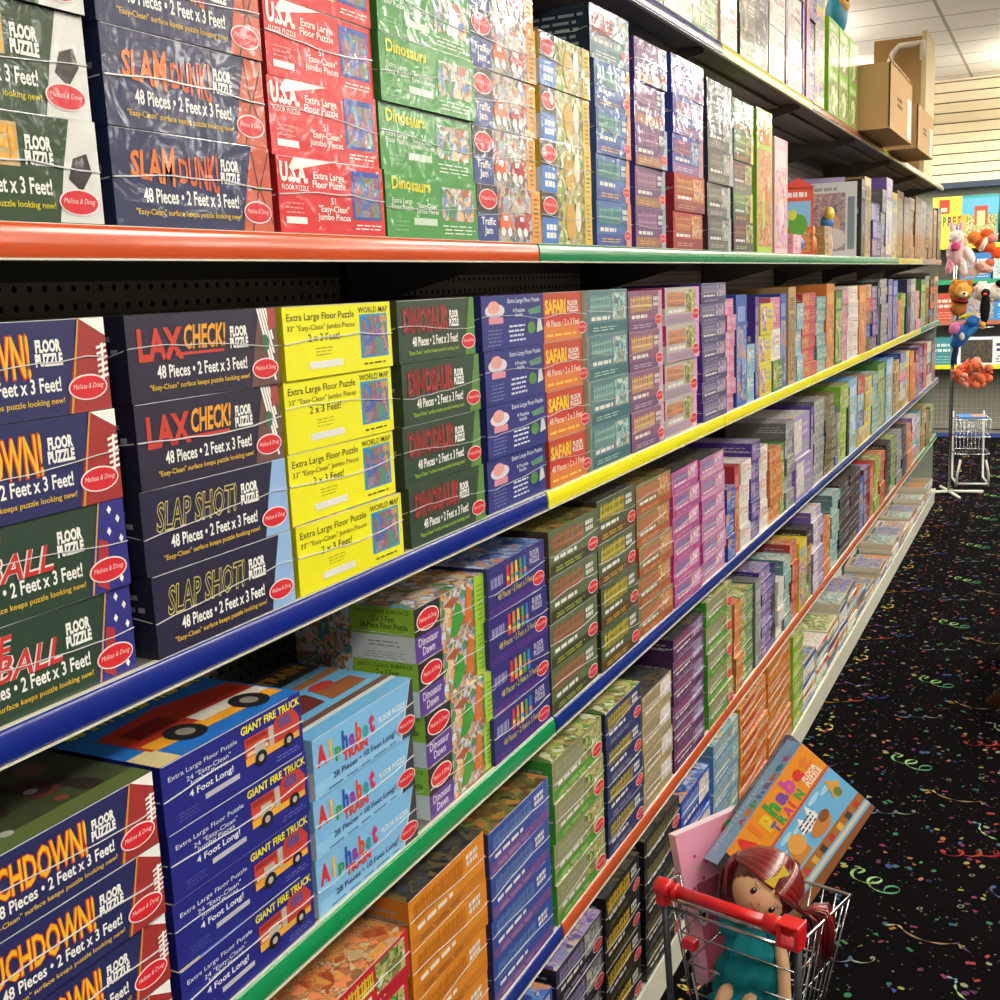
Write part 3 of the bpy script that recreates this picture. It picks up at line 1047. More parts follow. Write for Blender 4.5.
PEG = perf_mat()
gon = empty('gondola_shelving', (-1.24, 0, 0))
tag(gon, 'long grey steel gondola shelving run with coloured price rails, loaded with boxes', 'shelving')


def gp(mb, name, bevel=0.0, par=None):
    o = mb.build(name, par or gon, bevel)
    if par is None:
        o.location = (1.24, 0, 0)
    return o


for i in range(8):
    mb = MB(); mb.box((XB - 0.03, SEAMS[i] + 0.018, 0.1), (XB, SEAMS[i + 1] - 0.018, 2.9), PEG); gp(mb, 'back_panel')
for y in SEAMS:
    mb = MB(); mb.box((XB - 0.045, y - 0.017, 0.0), (XB + 0.004, y + 0.017, 2.95), dgrey)
    zz = 0.3
    while zz < 2.9:
        mb.box((XB + 0.004, y - 0.006, zz), (XB + 0.0045, y - 0.002, zz + 0.014), flat('0A0A0A', 0.8))
        zz += 0.0254
    gp(mb, 'upright')


def lip_mesh(h, yA, yB, z, tilt=0.004):
    mb = MB()
    m = flat(h, 0.2, 0, 0.5, 0.25)
    # channel profile: bottom rail, bulging coloured strip, top bead
    zb = z
    prof = [(XF - 0.009, zb + 0.0015)]
    for q in range(9):
        t = q / 8.0
        prof.append((XF - 0.0042 * ((t - 0.35) / 0.65) ** 2, zb + 0.0018 + 0.0310 * t))
    prof.append((XF - 0.011, zb + 0.0328))
    n = len(prof)
    vs = [(x, yA, zz) for x, zz in prof] + [(x, yB, zz) for x, zz in prof]
    mb.add(vs, [(k, n + k, n + (k + 1) % n, (k + 1) % n) for k in range(n)], m, True)
    mb.add(vs, [tuple(range(n)), tuple(range(n, 2 * n))[::-1]], m)
    mb.box((XF - 0.010, yA, zb), (XF + 0.0008, yB, zb + 0.0020), lipedge)
    mb.box((XF - 0.012, yA, zb + 0.0322), (XF - tilt - 0.001, yB, zb + 0.0338), lipedge)
    return mb


for rk, z in ROWZ.items():
    for i in range(8):
        yA, yB = SEAMS[i] + 0.001, SEAMS[i + 1] - 0.001
        sh = empty('shelf', (0, 0, 0)); sh.parent = gon; sh.location = (1.24, 0, 0)
        mb = MB()
        mb.box((XB + 0.005, yA, z + 0.030), (XF - 0.011, yB, z + 0.034), grey)
        mb.box((XF - 0.016, yA, z), (XF - 0.011, yB, z + 0.030), grey)
        mb.box((XB + 0.001, yA + 0.02, z - 0.008), (XB + 0.005, yB - 0.02, z + 0.034), grey)
        for q in (0.33, 0.66):
            xx = XB + (XF - XB) * q
            mb.box((xx - 0.02, yA + 0.02, z + 0.02), (xx + 0.02, yB - 0.02, z + 0.030), flat('7C7A70', 0.5))
        mb.build('shelf_deck', sh)
        lip_mesh(LIPC[rk][i], yA + 0.002, yB - 0.002, z).build('price_rail', sh)
        for yy in (yA, yB - 0.003):
            b = MB()
            pts = [(XB + 0.006, z + 0.029), (XB + 0.006, z - 0.10), (XB + 0.06, z - 0.06), (XF - 0.05, z + 0.012), (XF - 0.05, z + 0.029)]
            vs = [(x, yy, zz) for x, zz in pts] + [(x, yy + 0.003, zz) for x, zz in pts]
            b.add(vs, [(0, 1, 2, 3, 4), (9, 8, 7, 6, 5)] + [(k, 5 + k, 5 + (k + 1) % 5, (k + 1) % 5) for k in range(5)], grey)
            b.build('bracket', sh)
for i in range(8):
    yA, yB = SEAMS[i] + 0.001, SEAMS[i + 1] - 0.001
    mb = MB(); wht = flat('E4E4D0', 0.3, 0, 0.5, 0.4)
    mb.box((XB, yA, 0.09), (XF - 0.004, yB, 0.105), flat('D4D2C4', 0.5))
    mb.box((XF - 0.02, yA, 0.0), (XF - 0.006, yB, 0.09), wht)
    mb.box((XF - 0.006, yA, 0.072), (XF + 0.001, yB, 0.107), wht)
    gp(mb, 'base_deck')
# the far end panel of the run
mb = MB(); mb.box((XB - 0.04, 9.262, 0.0), (XF - 0.03, 9.275, 1.75), flat('8A9488', 0.5)); gp(mb, 'end_panel')

LEVEL = ['topmost', 'second from top', 'third from top', 'fourth from top', 'fifth from top', 'sixth from top', 'seventh from top', 'eighth from top', 'ninth from top', 'tenth from top', 'eleventh from top', 'twelfth from top']


def place(me, kind, loc, rz, label, cat, group, seam=None):
    o = bpy.data.objects.new(kind, me)
    C.objects.link(o)
    o.location = loc; o.rotation_euler = (0, 0, rz)
    tag(o, label, cat, group)
    if seam is not None:
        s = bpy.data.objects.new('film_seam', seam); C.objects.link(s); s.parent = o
    return o


DK = {k: z + 0.0345 for k, z in ROWZ.items()}
DK['E'] = 0.1075

# name: (front, side, top picture, body colour, words for the label)
DES = {
    'slam': (d_slam, side_plain('1C2450'), 'truck', '232B55', 'navy box with orange basketball lettering'),
    'touch': (d_touch, side_plain('1C2050'), 'jungle', '22265C', 'navy football box with yellow lettering'),
    'lax': (d_lax, side_plain('1E1A30'), 'dark', '241E38', 'dark box with red and amber lacrosse lettering'),
    'slap': (d_slap, side_plain('1C1A34'), 'dark', '1F1C3C', 'navy hockey box with outlined lettering'),
    'base': (d_base, side_plain('203626'), 'dark', '26402F', 'dark green baseball box'),
    'score': (d_score, side_plain('1E341A'), 'jungle', '24401F', 'dark green soccer box'),
    'dinosaur': (d_dinosaur, side_plain('26382A'), 'jungle', '2C4432', 'dark green box with big red lettering'),
    'usa': (d_usa, side_plain('B81A20'), 'map', 'C81C24', 'red box with white lettering and map'),
    'dinog': (d_dinog, side_plain('2F7A32'), 'dino', '3A8A3C', 'bright green dinosaur box'),
    'traffic': (d_traffic, side_plain('8A8A80', 'D8D8D0'), 'town', '6A6A68', 'traffic scene box with navy corner'),
    'yart': (d_yellowart, side_plain('E0B020', 'E8E4DC'), 'green', 'D8B030', 'yellow edged box with blue corner'),
    'world': (d_world, side_plain('D8D010'), 'map', 'E4DE10', 'bright yellow map box'),
    'solar': (d_solar, side_plain('22286A'), 'dark', '28307E', 'royal blue box with white lettering'),
    'safari': (d_safari, side_plain('A83A24'), 'warm', 'B0402A', 'orange red box with yellow title'),
    'alpha': (d_alpha, side_plain('8AB8D8', 'C8D8E0'), 'train', '8CC4EA', 'light blue alphabet box'),
    'fire': (d_fire, side_plain('171C70'), 'truck', '1C2282', 'dark blue fire truck box'),
    'dawn': (d_dawn, side_dawn, 'dino', '5A4A60', 'lime edged dinosaur box'),
    'abc': (d_abc, side_plain('24206A'), 'blue', '2E2A78', 'indigo box with rainbow title'),
    'brown': (d_gen('5A6A48', '3A3A24', 'A8B848', 'A06A4A'), side_plain('4A3A28'), 'jungle', '4A4A30', 'moss green box with rust title'),
    'moss': (d_gen('4A5A40', '5A3A1C', 'C8B030', 'B8A838'), side_plain('3A3220'), 'dark', '3E3E28', 'dark box with mustard title'),
    'rust': (d_gen('8A7A50', 'A8502C', 'C8A868', 'C07850', 'warm', False), side_plain('A8481C'), 'jungle', '98482A', 'rust and sage box'),
    'skybl': (d_gen('3A68A8', '2A4A98', 'D8B858', '6AA8A0', None, True, 'D88A60'), side_plain('2A4A88'), 'sea', '34589A', 'steel blue box with orange edge'),
    'plum': (d_gen('6A3A78', '9A6A48', 'D8A070', 'A878A0', None, True, '8AA0B0'), side_plain('4A2A80'), 'purple', '5A3078', 'plum box'),
    'mist': (d_gen('8A9AA0', '5A8A70', 'E0E0D8', 'C86A60', 'teal', False), side_black, 'grey', '2A3440', 'pale box with black end'),
    'indigo': (d_gen('4048A0', '8A5A90', 'C8C0D8', 'B06888', 'blue', False, 'B88AA0'), side_plain('28409A'), 'blue', '38409A', 'indigo box with pink edge'),
    'red': (d_gen('B02430', '8A2A2A', 'D89080', 'D08850', 'warm', False), side_plain('981C24'), 'warm', 'A8202A', 'crimson box'),
    'slate': (d_gen('54565C', '6A6A60', 'A8A8A0', '8A8A80', 'grey', False, 'A8B0B8'), side_plain('2A2C30'), 'grey', '44464C', 'slate grey box'),
    'fern': (d_gen('4A7A50', '6A3A3A', 'C8B868', '98B070', 'green', False, 'D0C860'), side_plain('38583A'), 'green', '44684A', 'fern green box'),
    'maroon': (d_gen('6A3A48', '4A4A50', 'B8B070', '9A7060', 'green', False), side_plain('4A2830'), 'green', '5A3440', 'maroon box'),
    'teal': (d_gen('5A8088', '3A6A70', 'A8C8B8', '88B0A8', 'teal', False), side_plain('E0DCD8', 'D0D0CC'), 'teal', '567A84', 'teal box with small picture'),
    'mauve': (d_gen('8A5A78', '6A5078', 'C8A8B0', 'D8B078', None, True, 'C8A0B0'), side_plain('6A4060'), 'pink', '7A4A6A', 'mauve box with gold title'),
    'pinkw': (d_gen('B8B0A8', 'A88AA8', '8A9A70', 'D88A60', 'green', True, 'D89AC0'), side_plain('C83A80', 'E0D8D8'), 'pink', 'B06A98', 'pink edged pale box'),
    'purple': (d_gen('5A5478', '4A4270', 'A8A0B8', '8A88A0', 'purple', False), side_plain('4A2A90'), 'purple', '4A2E88', 'slim box with violet end'),
    'rose': (d_gen('C890A0', 'B0788A', 'D8C0C0', 'B0A880', 'pastel', False), side_plain('B8788A'), 'pink', 'B87A90', 'rose pink box'),
    'azure': (d_gen('88A8C8', '4A78B8', 'D8E0E8', 'E0E4E0', 'pastel', False), side_plain('1E5AA8'), 'sea', '2A68B0', 'azure box'),
    'magenta': (d_gen('C0609A', 'A84888', 'D8A0B8', '8A80B0', 'pink', False), side_plain('C82A80'), 'dark', 'B83A80', 'magenta pink box'),
    'candy': (d_gen('B868A0', 'C890B0', 'D8C0D0', '9A90B8', 'pink', False), side_plain('B84A90'), 'dark', 'A84A88', 'candy pink box'),
    'orange': (d_gen('D8861C', 'C87818', '5A3A18', 'C07010', None, False), side_plain('C87A18'), 'dark', 'D8861C', 'plain orange jungle box'),
    'redtrain': (d_gen('C41E2C', 'B01828', 'E8D8D0', 'D8C030', 'green', False), side_plain('A01824'), 'warm', 'B81C28', 'red box with yellow lettering'),
    'fish': (d_gen('2C4A9C', '6A4A8A', 'B88AA8', '5A78B0', None, False), side_plain('1C2458'), 'jungle', '28388A', 'blue box with yellow cloud badge'),
    'lawn': (d_gen('8A9060', '4A9030', 'B8C880', 'A0A080', 'green', True), side_plain('3F9A2C'), 'green', '3F8A2C', 'grass green box'),
    'night': (d_gen('2C3468', '34386A', '9A98A8', 'A89838', None, True), side_plain('161A40'), 'green', '242A5A', 'midnight blue box with ochre strokes'),
    'tan': (d_gen('B0A078', 'A09068', 'C8B890', 'A89878', 'pastel', False), side_plain('98886A'), 'dark', 'A89870', 'sand coloured box'),
    'grape': (d_gen('6A3A6A', '58305C', 'A888A8', '9A5878', 'purple', False), side_plain('3A1848'), 'dark', '4A2458', 'grape purple box'),
    'zebra': (d_gen('3A3448', '2A2430', 'A8A0B8', '8A80A8', 'grey', True), side_plain('1A161E'), 'purple', '28242E', 'black and lilac box'),
    'gold': (d_gen('1E1E1C', '2A2620', '8A7A30', 'C8A828', None, True), side_plain('121212'), 'dark', '1C1C1A', 'black box with gold title'),
    'coal': (d_gen('22262A', '1A1C1E', '6A6A5A', '787040', 'dark', True), side_plain('0E0E10'), 'dark', '181A1C', 'black box with olive picture'),
    'royal': (d_gen('2A4AB0', '1E3A9A', 'A8B8D8', '88A0D0', 'pastel', False), side_plain('1A3A9A'), 'blue', '2444A8', 'royal blue box with cream picture'),
    'powder': (d_gen('7AA0B8', '6A90A8', 'B8D0D8', 'A8B8B0', 'teal', False), side_plain('5A90B8'), 'teal', '6A9AB8', 'powder blue box'),
    'flame': (d_gen('D8901C', 'C84A20', 'E8C050', 'C83A28', 'warm', False), side_plain('D88A18'), 'warm', 'D8881C', 'orange box with red lettering'),
    'amber': (d_gen('D07A1C', 'C06A18', 'E0A050', 'C88A38', 'warm', False), side_plain('D8801C'), 'warm', 'CC7A1C', 'amber box'),
    'lime': (d_gen('98B840', '78A030', 'D0D880', 'C8D070', 'green', False), side_plain('8AB82A'), 'green', '90B034', 'lime box'),
    'violet': (d_gen('5A4898', '483A88', 'A8A0C8', 'B8B0D0', 'purple', False), side_plain('4A2E98'), 'purple', '4E3A94', 'violet dotted box'),
    'navywhite': (d_gen('8A9CA8', '5A7A88', 'D8DCD8', 'C86068', 'teal', True), side_black, 'grey', '1C2A3C', 'pale fronted box with navy end'),
}


def stack(row, y, n, h, des, where, w=W, d=DEP, back=0.0, seam=True, kind='floor_puzzle_box', jit=1.0, items=None, xs=XF, dz=0.0):
    """n cartons piled from the shelf deck up"""
    z = DK[row] + dz
    seq = items if items else [des] * n
    for i in range(len(seq)):
        dn = seq[i]
        fr, sd, tp, hue, words = DES[dn]
        me = proto((dn, w, h, d), fr, sd, P(tp, 26.0), w, h, d, hue)
        r = RND
        loc = (xs - 0.004 - back - r.uniform(0, 0.006) * jit, y + r.uniform(-0.003, 0.003) * jit, z)
        rz = r.uniform(-0.012, 0.012) * jit
        k = len(seq) - 1 - i
        lv = 'bottom' if (k == len(seq) - 1 and len(seq) > 1) else LEVEL[k]
        sm = seam_glint_mesh(w, h, d, r.randrange(6)) if seam else None
        lab = '%s, %s, %s' % (words, lv, where)
        if len(lab.split()) > 16:
            lab = lab.replace(' from top', '')
        place(me, kind, loc, rz, lab, 'puzzle box', words + 'es' if False else 'stacked ' + words, sm)
        z += h + 0.0006


# ---- near columns: pitch about 26 cm, same on every shelf
Y0, Y1, Y2, Y3, Y4, Y5, Y6, Y7, Y8, Y9 = 0.590, 0.850, 1.110, 1.372, 1.634, 1.890, 2.110, 2.356, 2.610, 2.876
hb = 0.0882
ws = 'second shelf down'
stack('A', 0.604, 4, 0.094, 'score', ws)
stack('A', 0.868, 4, 0.094, 'slam', ws, w=0.252)
stack('A', 1.132, 5, 0.0885, 'usa', ws, back=0.004, w=0.232)
stack('A', 1.372, 5, 0.0885, 'dinog', ws, w=0.270)
stack('A', 1.652, 5, 0.088, 'traffic', ws, w=0.240, back=0.005)
stack('A', Y5 + 0.012, 4, 0.0895, 'yart', ws, w=0.236)
stack('A', 2.172, 4, 0.088, 'skybl', ws, w=0.196)
stack('A', 2.400, 5, 0.086, 'plum', ws, w=0.212)
stack('A', 2.662, 5, 0.0875, 'red', ws, w=0.255, items=['red', 'red', 'indigo', 'indigo', 'indigo'])
stack('A', 2.955, 5, 0.085, 'slate', ws, w=0.235)
stack('A', 3.215, 5, 0.082, 'fern', ws, w=0.225, items=['maroon', 'fern', 'maroon', 'fern', 'fern'])
stack('B', Y0, 4, hb, 'touch', 'third shelf down', items=['base', 'base', 'touch', 'touch'])
stack('B', Y1 + 0.010, 4, hb, 'lax', 'third shelf down', w=0.242, items=['slap', 'slap', 'lax', 'lax'])
stack('B', Y2 + 0.006, 4, hb, 'world', 'third shelf down', back=0.002)
stack('B', Y3 + 0.012, 4, hb, 'dinosaur', 'third shelf down', w=0.237)
stack('B', Y4 + 0.008, 4, hb, 'solar', 'third shelf down', w=0.238)
stack('B', Y5, 4, hb, 'safari', 'third shelf down', w=0.205)
stack('B', 2.102, 4, hb, 'teal', 'third shelf down', w=0.226)
stack('B', 2.338, 4, hb * 0.98, 'mauve', 'third shelf down', w=0.222)
stack('B', 2.588, 4, hb * 0.99, 'pinkw', 'third shelf down', w=0.268)
stack('B', 2.886, 7, 0.0505, 'purple', 'third shelf down', w=0.235)
stack('C', Y0, 4, 0.079, 'touch', 'fourth shelf down')
stack('C', Y1, 4, 0.0785, 'fire', 'fourth shelf down')
stack('C', Y2 - 0.002, 3, 0.081, 'alpha', 'fourth shelf down', w=0.250)
stack('C', Y3 + 0.026, 4, 0.084, 'dawn', 'fourth shelf down', w=0.232, jit=2.0)
stack('C', Y4 - 0.012, 4, 0.0855, 'abc', 'fourth shelf down', w=0.236)
stack('C', 1.866, 4, 0.088, 'brown', 'fourth shelf down', w=0.240)
stack('C', 2.122, 4, 0.090, 'moss', 'fourth shelf down', w=0.232)
stack('C', 2.366, 5, 0.070, 'rust', 'fourth shelf down', w=0.244)
stack('C', 2.626, 6, 0.056, 'magenta', 'fourth shelf down', w=0.228)
stack('C', 2.872, 6, 0.055, 'candy', 'fourth shelf down', w=0.228)
stack('D', 0.85, 3, 0.087, 'night', 'fifth shelf down under the fire truck boxes')
stack('D', Y2 - 0.03, 4, 0.075, 'redtrain', 'fifth shelf down', w=0.225)
stack('D', 1.318, 4, 0.084, 'orange', 'fifth shelf down', w=0.244)
stack('D', 1.578, 4, 0.080, 'fish', 'fifth shelf down', w=0.250)
stack('D', 1.856, 4, 0.083, 'lawn', 'fifth shelf down', w=0.262)
stack('D', 2.136, 4, 0.082, 'night', 'fifth shelf down beside the grass green stack', w=0.222)
stack('D', 2.374, 4, 0.070, 'tan', 'fifth shelf down', w=0.215)
stack('D', 2.606, 6, 0.058, 'grape', 'fifth shelf down', w=0.262)
stack('D', 2.912, 5, 0.072, 'lawn', 'fifth shelf down beside the grape purple stack', w=0.262)
stack('E', 1.30, 3, 0.087, 'night', 'bottom shelf near its visible start')
stack('E', 1.57, 4, 0.080, 'royal', 'bottom shelf beside the lilac stack', w=0.250)
stack('E', 1.84, 4, 0.085, 'zebra', 'bottom shelf', w=0.24)
stack('E', 2.10, 4, 0.088, 'gold', 'bottom shelf', w=0.225)
stack('E', 2.36, 5, 0.072, 'coal', 'bottom shelf', w=0.27)
stack('E', 2.66, 3, 0.108, 'royal', 'bottom shelf behind the cart', w=0.27)
stack('E', 2.96, 5, 0.072, 'powder', 'bottom shelf', w=0.27)
stack('E', 3.262, 6, 0.060, 'flame', 'bottom shelf', w=0.35)
stack('E', 3.642, 6, 0.062, 'amber', 'bottom shelf', w=0.36)
stack('E', 4.03, 6, 0.060, 'lime', 'bottom shelf', w=0.18)
# the odd carton on top of the blue stack, navy end towards the aisle start
fr, sd, tp, hue, words = DES['navywhite']
me = proto(('nw', 0.2, 0.098, 0.25), fr, sd, P(tp, 26.0), 0.205, 0.098, 0.25, hue)
place(me, 'floor_puzzle_box', (XF - 0.01, 2.158, DK['A'] + 4 * 0.0886), -0.03, 'pale fronted puzzle box with navy end on top of the steel blue stack', 'puzzle box', None, seam_glint_mesh(0.205, 0.098, 0.25, 2))
# deep navy box lying behind the front stacks of the third shelf
me = proto(('nb', 0.5, 0.30, 0.10), d_small('1A1E48', 'A8B0C8', 'B83A30', 'dark'), None, None, 0.46, 0.36, 0.09, '1A1E48')
place(me, 'game_box', (XF - 0.262, 1.885, DK['B']), 0, 'tall dark blue game box behind the orange red stack, third shelf down', 'game box', None)

# ------------------------------------------------------------------ mid and far columns
FAR = {
    'grn': ('54804A', 'A8C070', 'D8D8C0', 'green', '3F7A30', 'green'), 'pst': ('C8C8B0', '8AA878', 'D8A8A0', 'pastel', 'B8C0A0', 'pastel'),
    'wht': ('E0DCD4', 'D89088', 'B8B0A8', 'pastel', 'D8D4CC', 'white'), 'olv': ('5A5A40', 'A89A60', 'D0C8A8', 'jungle', '3A3A2C', 'olive'),
    'blu': ('3A5AA8', '88A0D0', 'D8DCE8', 'blue', '1E3A98', 'blue'), 'pur': ('5A4088', '9A88B8', 'D0C8D8', 'purple', '42288A', 'purple'),
    'pnk': ('D0849C', 'E0B0BC', 'C85078', 'pink', 'C05A80', 'pink'), 'red': ('B8383A', 'D8807A', 'E0C0B0', 'warm', 'A02428', 'red'),
    'crm': ('C03848', 'C85868', 'D89098', 'warm', 'A82838', 'crimson'), 'org': ('D0803C', 'E0A868', 'B85A30', 'warm', 'C06A28', 'orange'),
    'yel': ('D8C83C', '88A8C0', 'D0803A', 'bright', 'C8B828', 'yellow'), 'tea': ('6A9A98', 'A8C8C0', 'D8DCD0', 'teal', '4A7A80', 'teal'),
    'tan': ('B89868', '8A6A40', 'D0B890', 'sepia', 'A8844C', 'tan'), 'brn': ('7A5A38', 'A8845A', '503A24', 'sepia', '5A4028', 'brown'),
    'gry': ('8A8C88', 'B8B8B0', '6A6C6C', 'grey', '6A6C6A', 'grey'), 'blk': ('24262A', '8A8C90', 'A84038', 'dark', '121316', 'black'),
    'lav': ('9A88B8', 'C8B8D0', 'A8B860', 'pastel', '7A60B0', 'lavender'), 'lim': ('88B038', 'C0D060', 'E0E0B0', 'green', '7AB828', 'lime'),
    'nvy': ('2A3060', '7078A0', 'C0A858', 'dark', '1A2048', 'navy'), 'mix': ('A8B0A8', 'D0803C', '3A78B8', 'bright', '6A8A98', 'multicoloured'),
    'sky': ('88B0D0', 'C0D8E4', '5A88B0', 'teal', '6AA0CC', 'sky blue'), 'mrn': ('6A2C40', 'A86A70', 'C8A890', 'purple', '521C30', 'maroon'),
}
DONE = {}
ORD = ['first', 'second', 'third', 'fourth', 'fifth', 'sixth', 'seventh', 'eighth', 'ninth']


def farrow(row, y, spec, kind, cat):
    """spec: (key, width, count, box height, form); form s = flat cartons piled, u = one upright box, m = mixed pile, g = gap"""
    for j, (key, w, n, h, form) in enumerate(spec):
        if form == 'g':
            y += w
            continue
        if y + w > 9.215:
            return y
        nb = [s[0] for s in spec]
        prev = FAR[nb[j - 1]][5] if j > 0 and nb[j - 1] in FAR else 'end'
        c = (FAR[key][5], row)
        DONE[c] = DONE.get(c, 0) + 1
        o = ORD[min(DONE[c] - 1, 8)]
        if DONE[c] > 9:
            o = ORD[DONE[c] - 10] + ' later'
        z = DK[row]
        alts = list(FAR) if form == 'm' else [key]
        dd = 0.21 if form != 'u' else 0.24
        n_ = 1 if form == 'u' else n
        for i in range(n_):
            kk = RND.choice(alts) if form == 'm' else key
            bg, a1, a2, art, side, word = FAR[kk]
            if form == 'u':
                me = proto((kk, w, h, 'u'), d_art(bg, art, a1), side_plain(side), None, w - 0.006, h, dd, side)
            else:
                me = proto((kk, w, h, 's'), d_small(bg, a1, a2, art), side_plain(side), P(art), w - 0.008, h, dd, side)
            loc = (XF - 0.004 - RND.uniform(0, 0.012), y + 0.003 + RND.uniform(0, 0.003), z)
            knd = kind if h < 0.064 else 'thick_jigsaw_box'  # same puzzle boxes as the thin ones, only taller
            if form == 'u':
                lab = 'upright %s game box, %s of that colour along the %s' % (word, o, DESC[row])
                g = 'upright boxes on the ' + DESC[row]
                knd = 'game_box'; ct = 'game box'
            else:
                k = n_ - 1 - i
                lv = 'bottom' if (k == n_ - 1 and n_ > 1) else LEVEL[k]
                lab = '%s puzzle box, %s of %s %s stack, %s' % (word, lv, o, 'mixed' if form == 'm' else word, DESC[row])
                if form == 'm':
                    DONE[('mix', row, y)] = 1
                    lab = '%s box, %s, mixed stack past %s %s one, %s' % (word, lv, ORDN(prev, row), prev, DESC[row])
                g = 'piled boxes on the ' + DESC[row]; ct = cat
            place(me, knd, loc, RND.uniform(-0.01, 0.01), lab, ct, g, seam_glint_mesh(w - 0.008, h, dd, RND.randrange(4)) if (form != 'u' and y < 5.6) else None)
            z += h + 0.0006
        y += w
    return y


def ORDN(prev, row):
    return ORD[min(max(DONE.get((prev, row), 1), 1) - 1, 8)]


# top shelf
farrow('T', 1.62, [('pst', .25, 4, .08, 's'), ('grn', .25, 4, .08, 's'), ('pst', .245, 4, .085, 's'), ('grn', .24, 4, .085, 's'), ('pst', .225, 4, .085, 's'), ('grn', .23, 4, .085, 's'),
                   ('red', .025, 1, .34, 'u'), ('wht', .17, 3, .13, 's'), ('g', .03, 0, 0, 'g'), ('olv', .18, 4, .11, 's'), ('blk', .17, 4, .11, 's'), ('mrn', .03, 1, .4, 'u'), ('wht', .22, 3, .15, 's'),
                   ('mrn', .04, 1, .42, 'u'), ('wht', .23, 3, .15, 's'), ('blu', .04, 1, .45, 'u'), ('pnk', .06, 4, .11, 's'), ('pur', .13, 5, .09, 's'), ('yel', .18, 1, .46, 'u')], 'jigsaw_box', 'puzzle box')
yy = 4.62
for j in range(3):
    for i in range(2):
        me = proto(('limeup', j % 2), d_art('8CCB2C', 'green', 'E8F0C0'), side_plain('7AC020'), None, 0.215, 0.172, 0.2, '80C424')
        place(me, 'game_box', (XF - 0.006, yy + 0.23 * j, DK['T'] + i * 0.173), 0, 'lime green windowed box, %s, %s of three pairs before the cartons' % (['lower', 'upper'][i], ORD[j]), 'toy box', 'lime boxes before the cartons')

# second shelf: upright boxes after the fern stack
def upright(kind, label, cat, x, y, z, w, h, d, front, side, hue, rz=0.0, group=None):
    me = proto(('up', label), front, side, None, w, h, d, hue)
    return place(me, kind, (x, y, z), rz, label, cat, group)


zA = DK['A']
upright('game_box', 'tall lime game box with flower picture past the fern green stack', 'game box', XF - 0.01, 3.50, zA, 0.20, 0.42, 0.20, d_art('A8C83C', 'warm', 'E06A40'), side_plain('7CB81E'), '84B824')
upright('game_box', 'tall pale pink game box standing beside the lime one', 'game box', XF - 0.012, 3.745, zA, 0.19, 0.36, 0.20, d_art('E4BCC8', 'pink', 'F0D8DC'), side_plain('E8A8B8'), 'E0A8B8')
upright('toy_box', 'small pink carton in front of the tall pink game box', 'toy box', XF - 0.004, 3.99, zA + 0.001, 0.13, 0.062, 0.06, d_small('E8A8B8', 'E0D0D4', 'D88098', 'pink'), side_plain('E8A0B4'), 'E8A8B8')


def house_front(F):
    F.rect(0, 0, 1, 1, card('E0502C'), 1)
    F.rect(0.08, 0.42, 0.92, 0.80, card('8AC0E8'), 2)
    F.oval(0.5, 0.45, 0.32, 0.16, card('5AA830'), 3)
    F.oval(0.32, 0.60, 0.14, 0.08, card('D8D848'), 4)
    F.lines(0.15, 0.86, 0.85, 0.95, 1, card('F4E8E4'), 3, 3, 0.8)
    F.rect(0.05, 0.04, 0.95, 0.36, P('warm'), 2)


hx = empty('toy_house_box', (XF - 0.06, 4.34, zA), -1.2)
mb = MB()
mb.box((-0.08, -0.055, 0), (0.0, 0.055, 0.24), card('D8482A'))
house_front(Face(mb, (0.0, -0.055, 0), (0, 0.11, 0), (0, 0, 0.24), (1, 0, 0)))
mb.build('carton', hx)
mb = MB()
mb.add([(-0.08, -0.06, 0.24), (0.005, -0.06, 0.24), (0.005, 0.06, 0.24), (-0.08, 0.06, 0.24), (-0.08, 0.0, 0.275), (0.005, 0.0, 0.275)],
       [(0, 1, 5, 4), (3, 4, 5, 2), (1, 2, 5), (0, 4, 3), (0, 3, 2, 1)], card('E8483A'))
mb.build('gable', hx)
tag(hx, 'orange red house shaped toy carton with gable top beside the pink boxes', 'toy box')


def art_front(F):
    F.rect(0, 0, 1, 1, card('E8E8E8'), 1)
    F.rect(0.06, 0.08, 0.80, 0.86, P('art'), 2)
    F.oval(0.52, 0.46, 0.2, 0.12, card('E8B088'), 3)
    F.oval(0.60, 0.25, 0.22, 0.14, card('F0E0E0'), 3)
    F.poly([(0.3, 0.08), (0.62, 0.08), (0.56, 0.2), (0.36, 0.2)], card('6A3050'), 4)
    F.lines(0.1, 0.89, 0.7, 0.96, 1, card('A8A8B0'), 3, 3, 0.6)
    F.rect(0.84, 0.1, 0.96, 0.8, card('8A98A0'), 3)


upright('craft_kit_box', 'large white framed craft box with dusky pink picture turned towards the aisle', 'craft box', -1.080, 5.33, zA, 0.245, 0.325, 0.05, art_front, side_plain('D8D8DC'), 'E0E0E4', -1.42)
upright('craft_kit_box', 'lilac craft box standing just behind the white framed craft box', 'craft box', -1.12, 5.40, zA, 0.22, 0.352, 0.03, d_small('B8A8D0', 'D8D0E0', '9888B8', 'pastel'), None, 'B8A8D0', -1.42)
mb = MB()
mb.ball((0, 0, 0.13), (0.028, 0.028, 0.035), flat('3A78C0', 0.5))
mb.tube([(0, 0, 0), (0, 0, 0.10)], [0.03, 0.018], flat('D8D8E0', 0.4), 10)
mb.ball((0.01, 0, 0.165), (0.02, 0.04, 0.03), flat('D8B840', 0.5))
o = mb.build('toy_figure')
o.location = (XF - 0.05, 4.86, zA)
tag(o, 'small white and blue toy figure standing before the white framed craft box', 'toy')
mb = MB(); mb.ball((0, 0, 0.035), (0.035, 0.035, 0.035), flat('3F78C8', 0.3)); o = mb.build('toy_ball'); o.location = (XF - 0.04, 4.18, zA)
tag(o, 'small blue ball at the foot of the orange house carton', 'toy')
mb = MB()
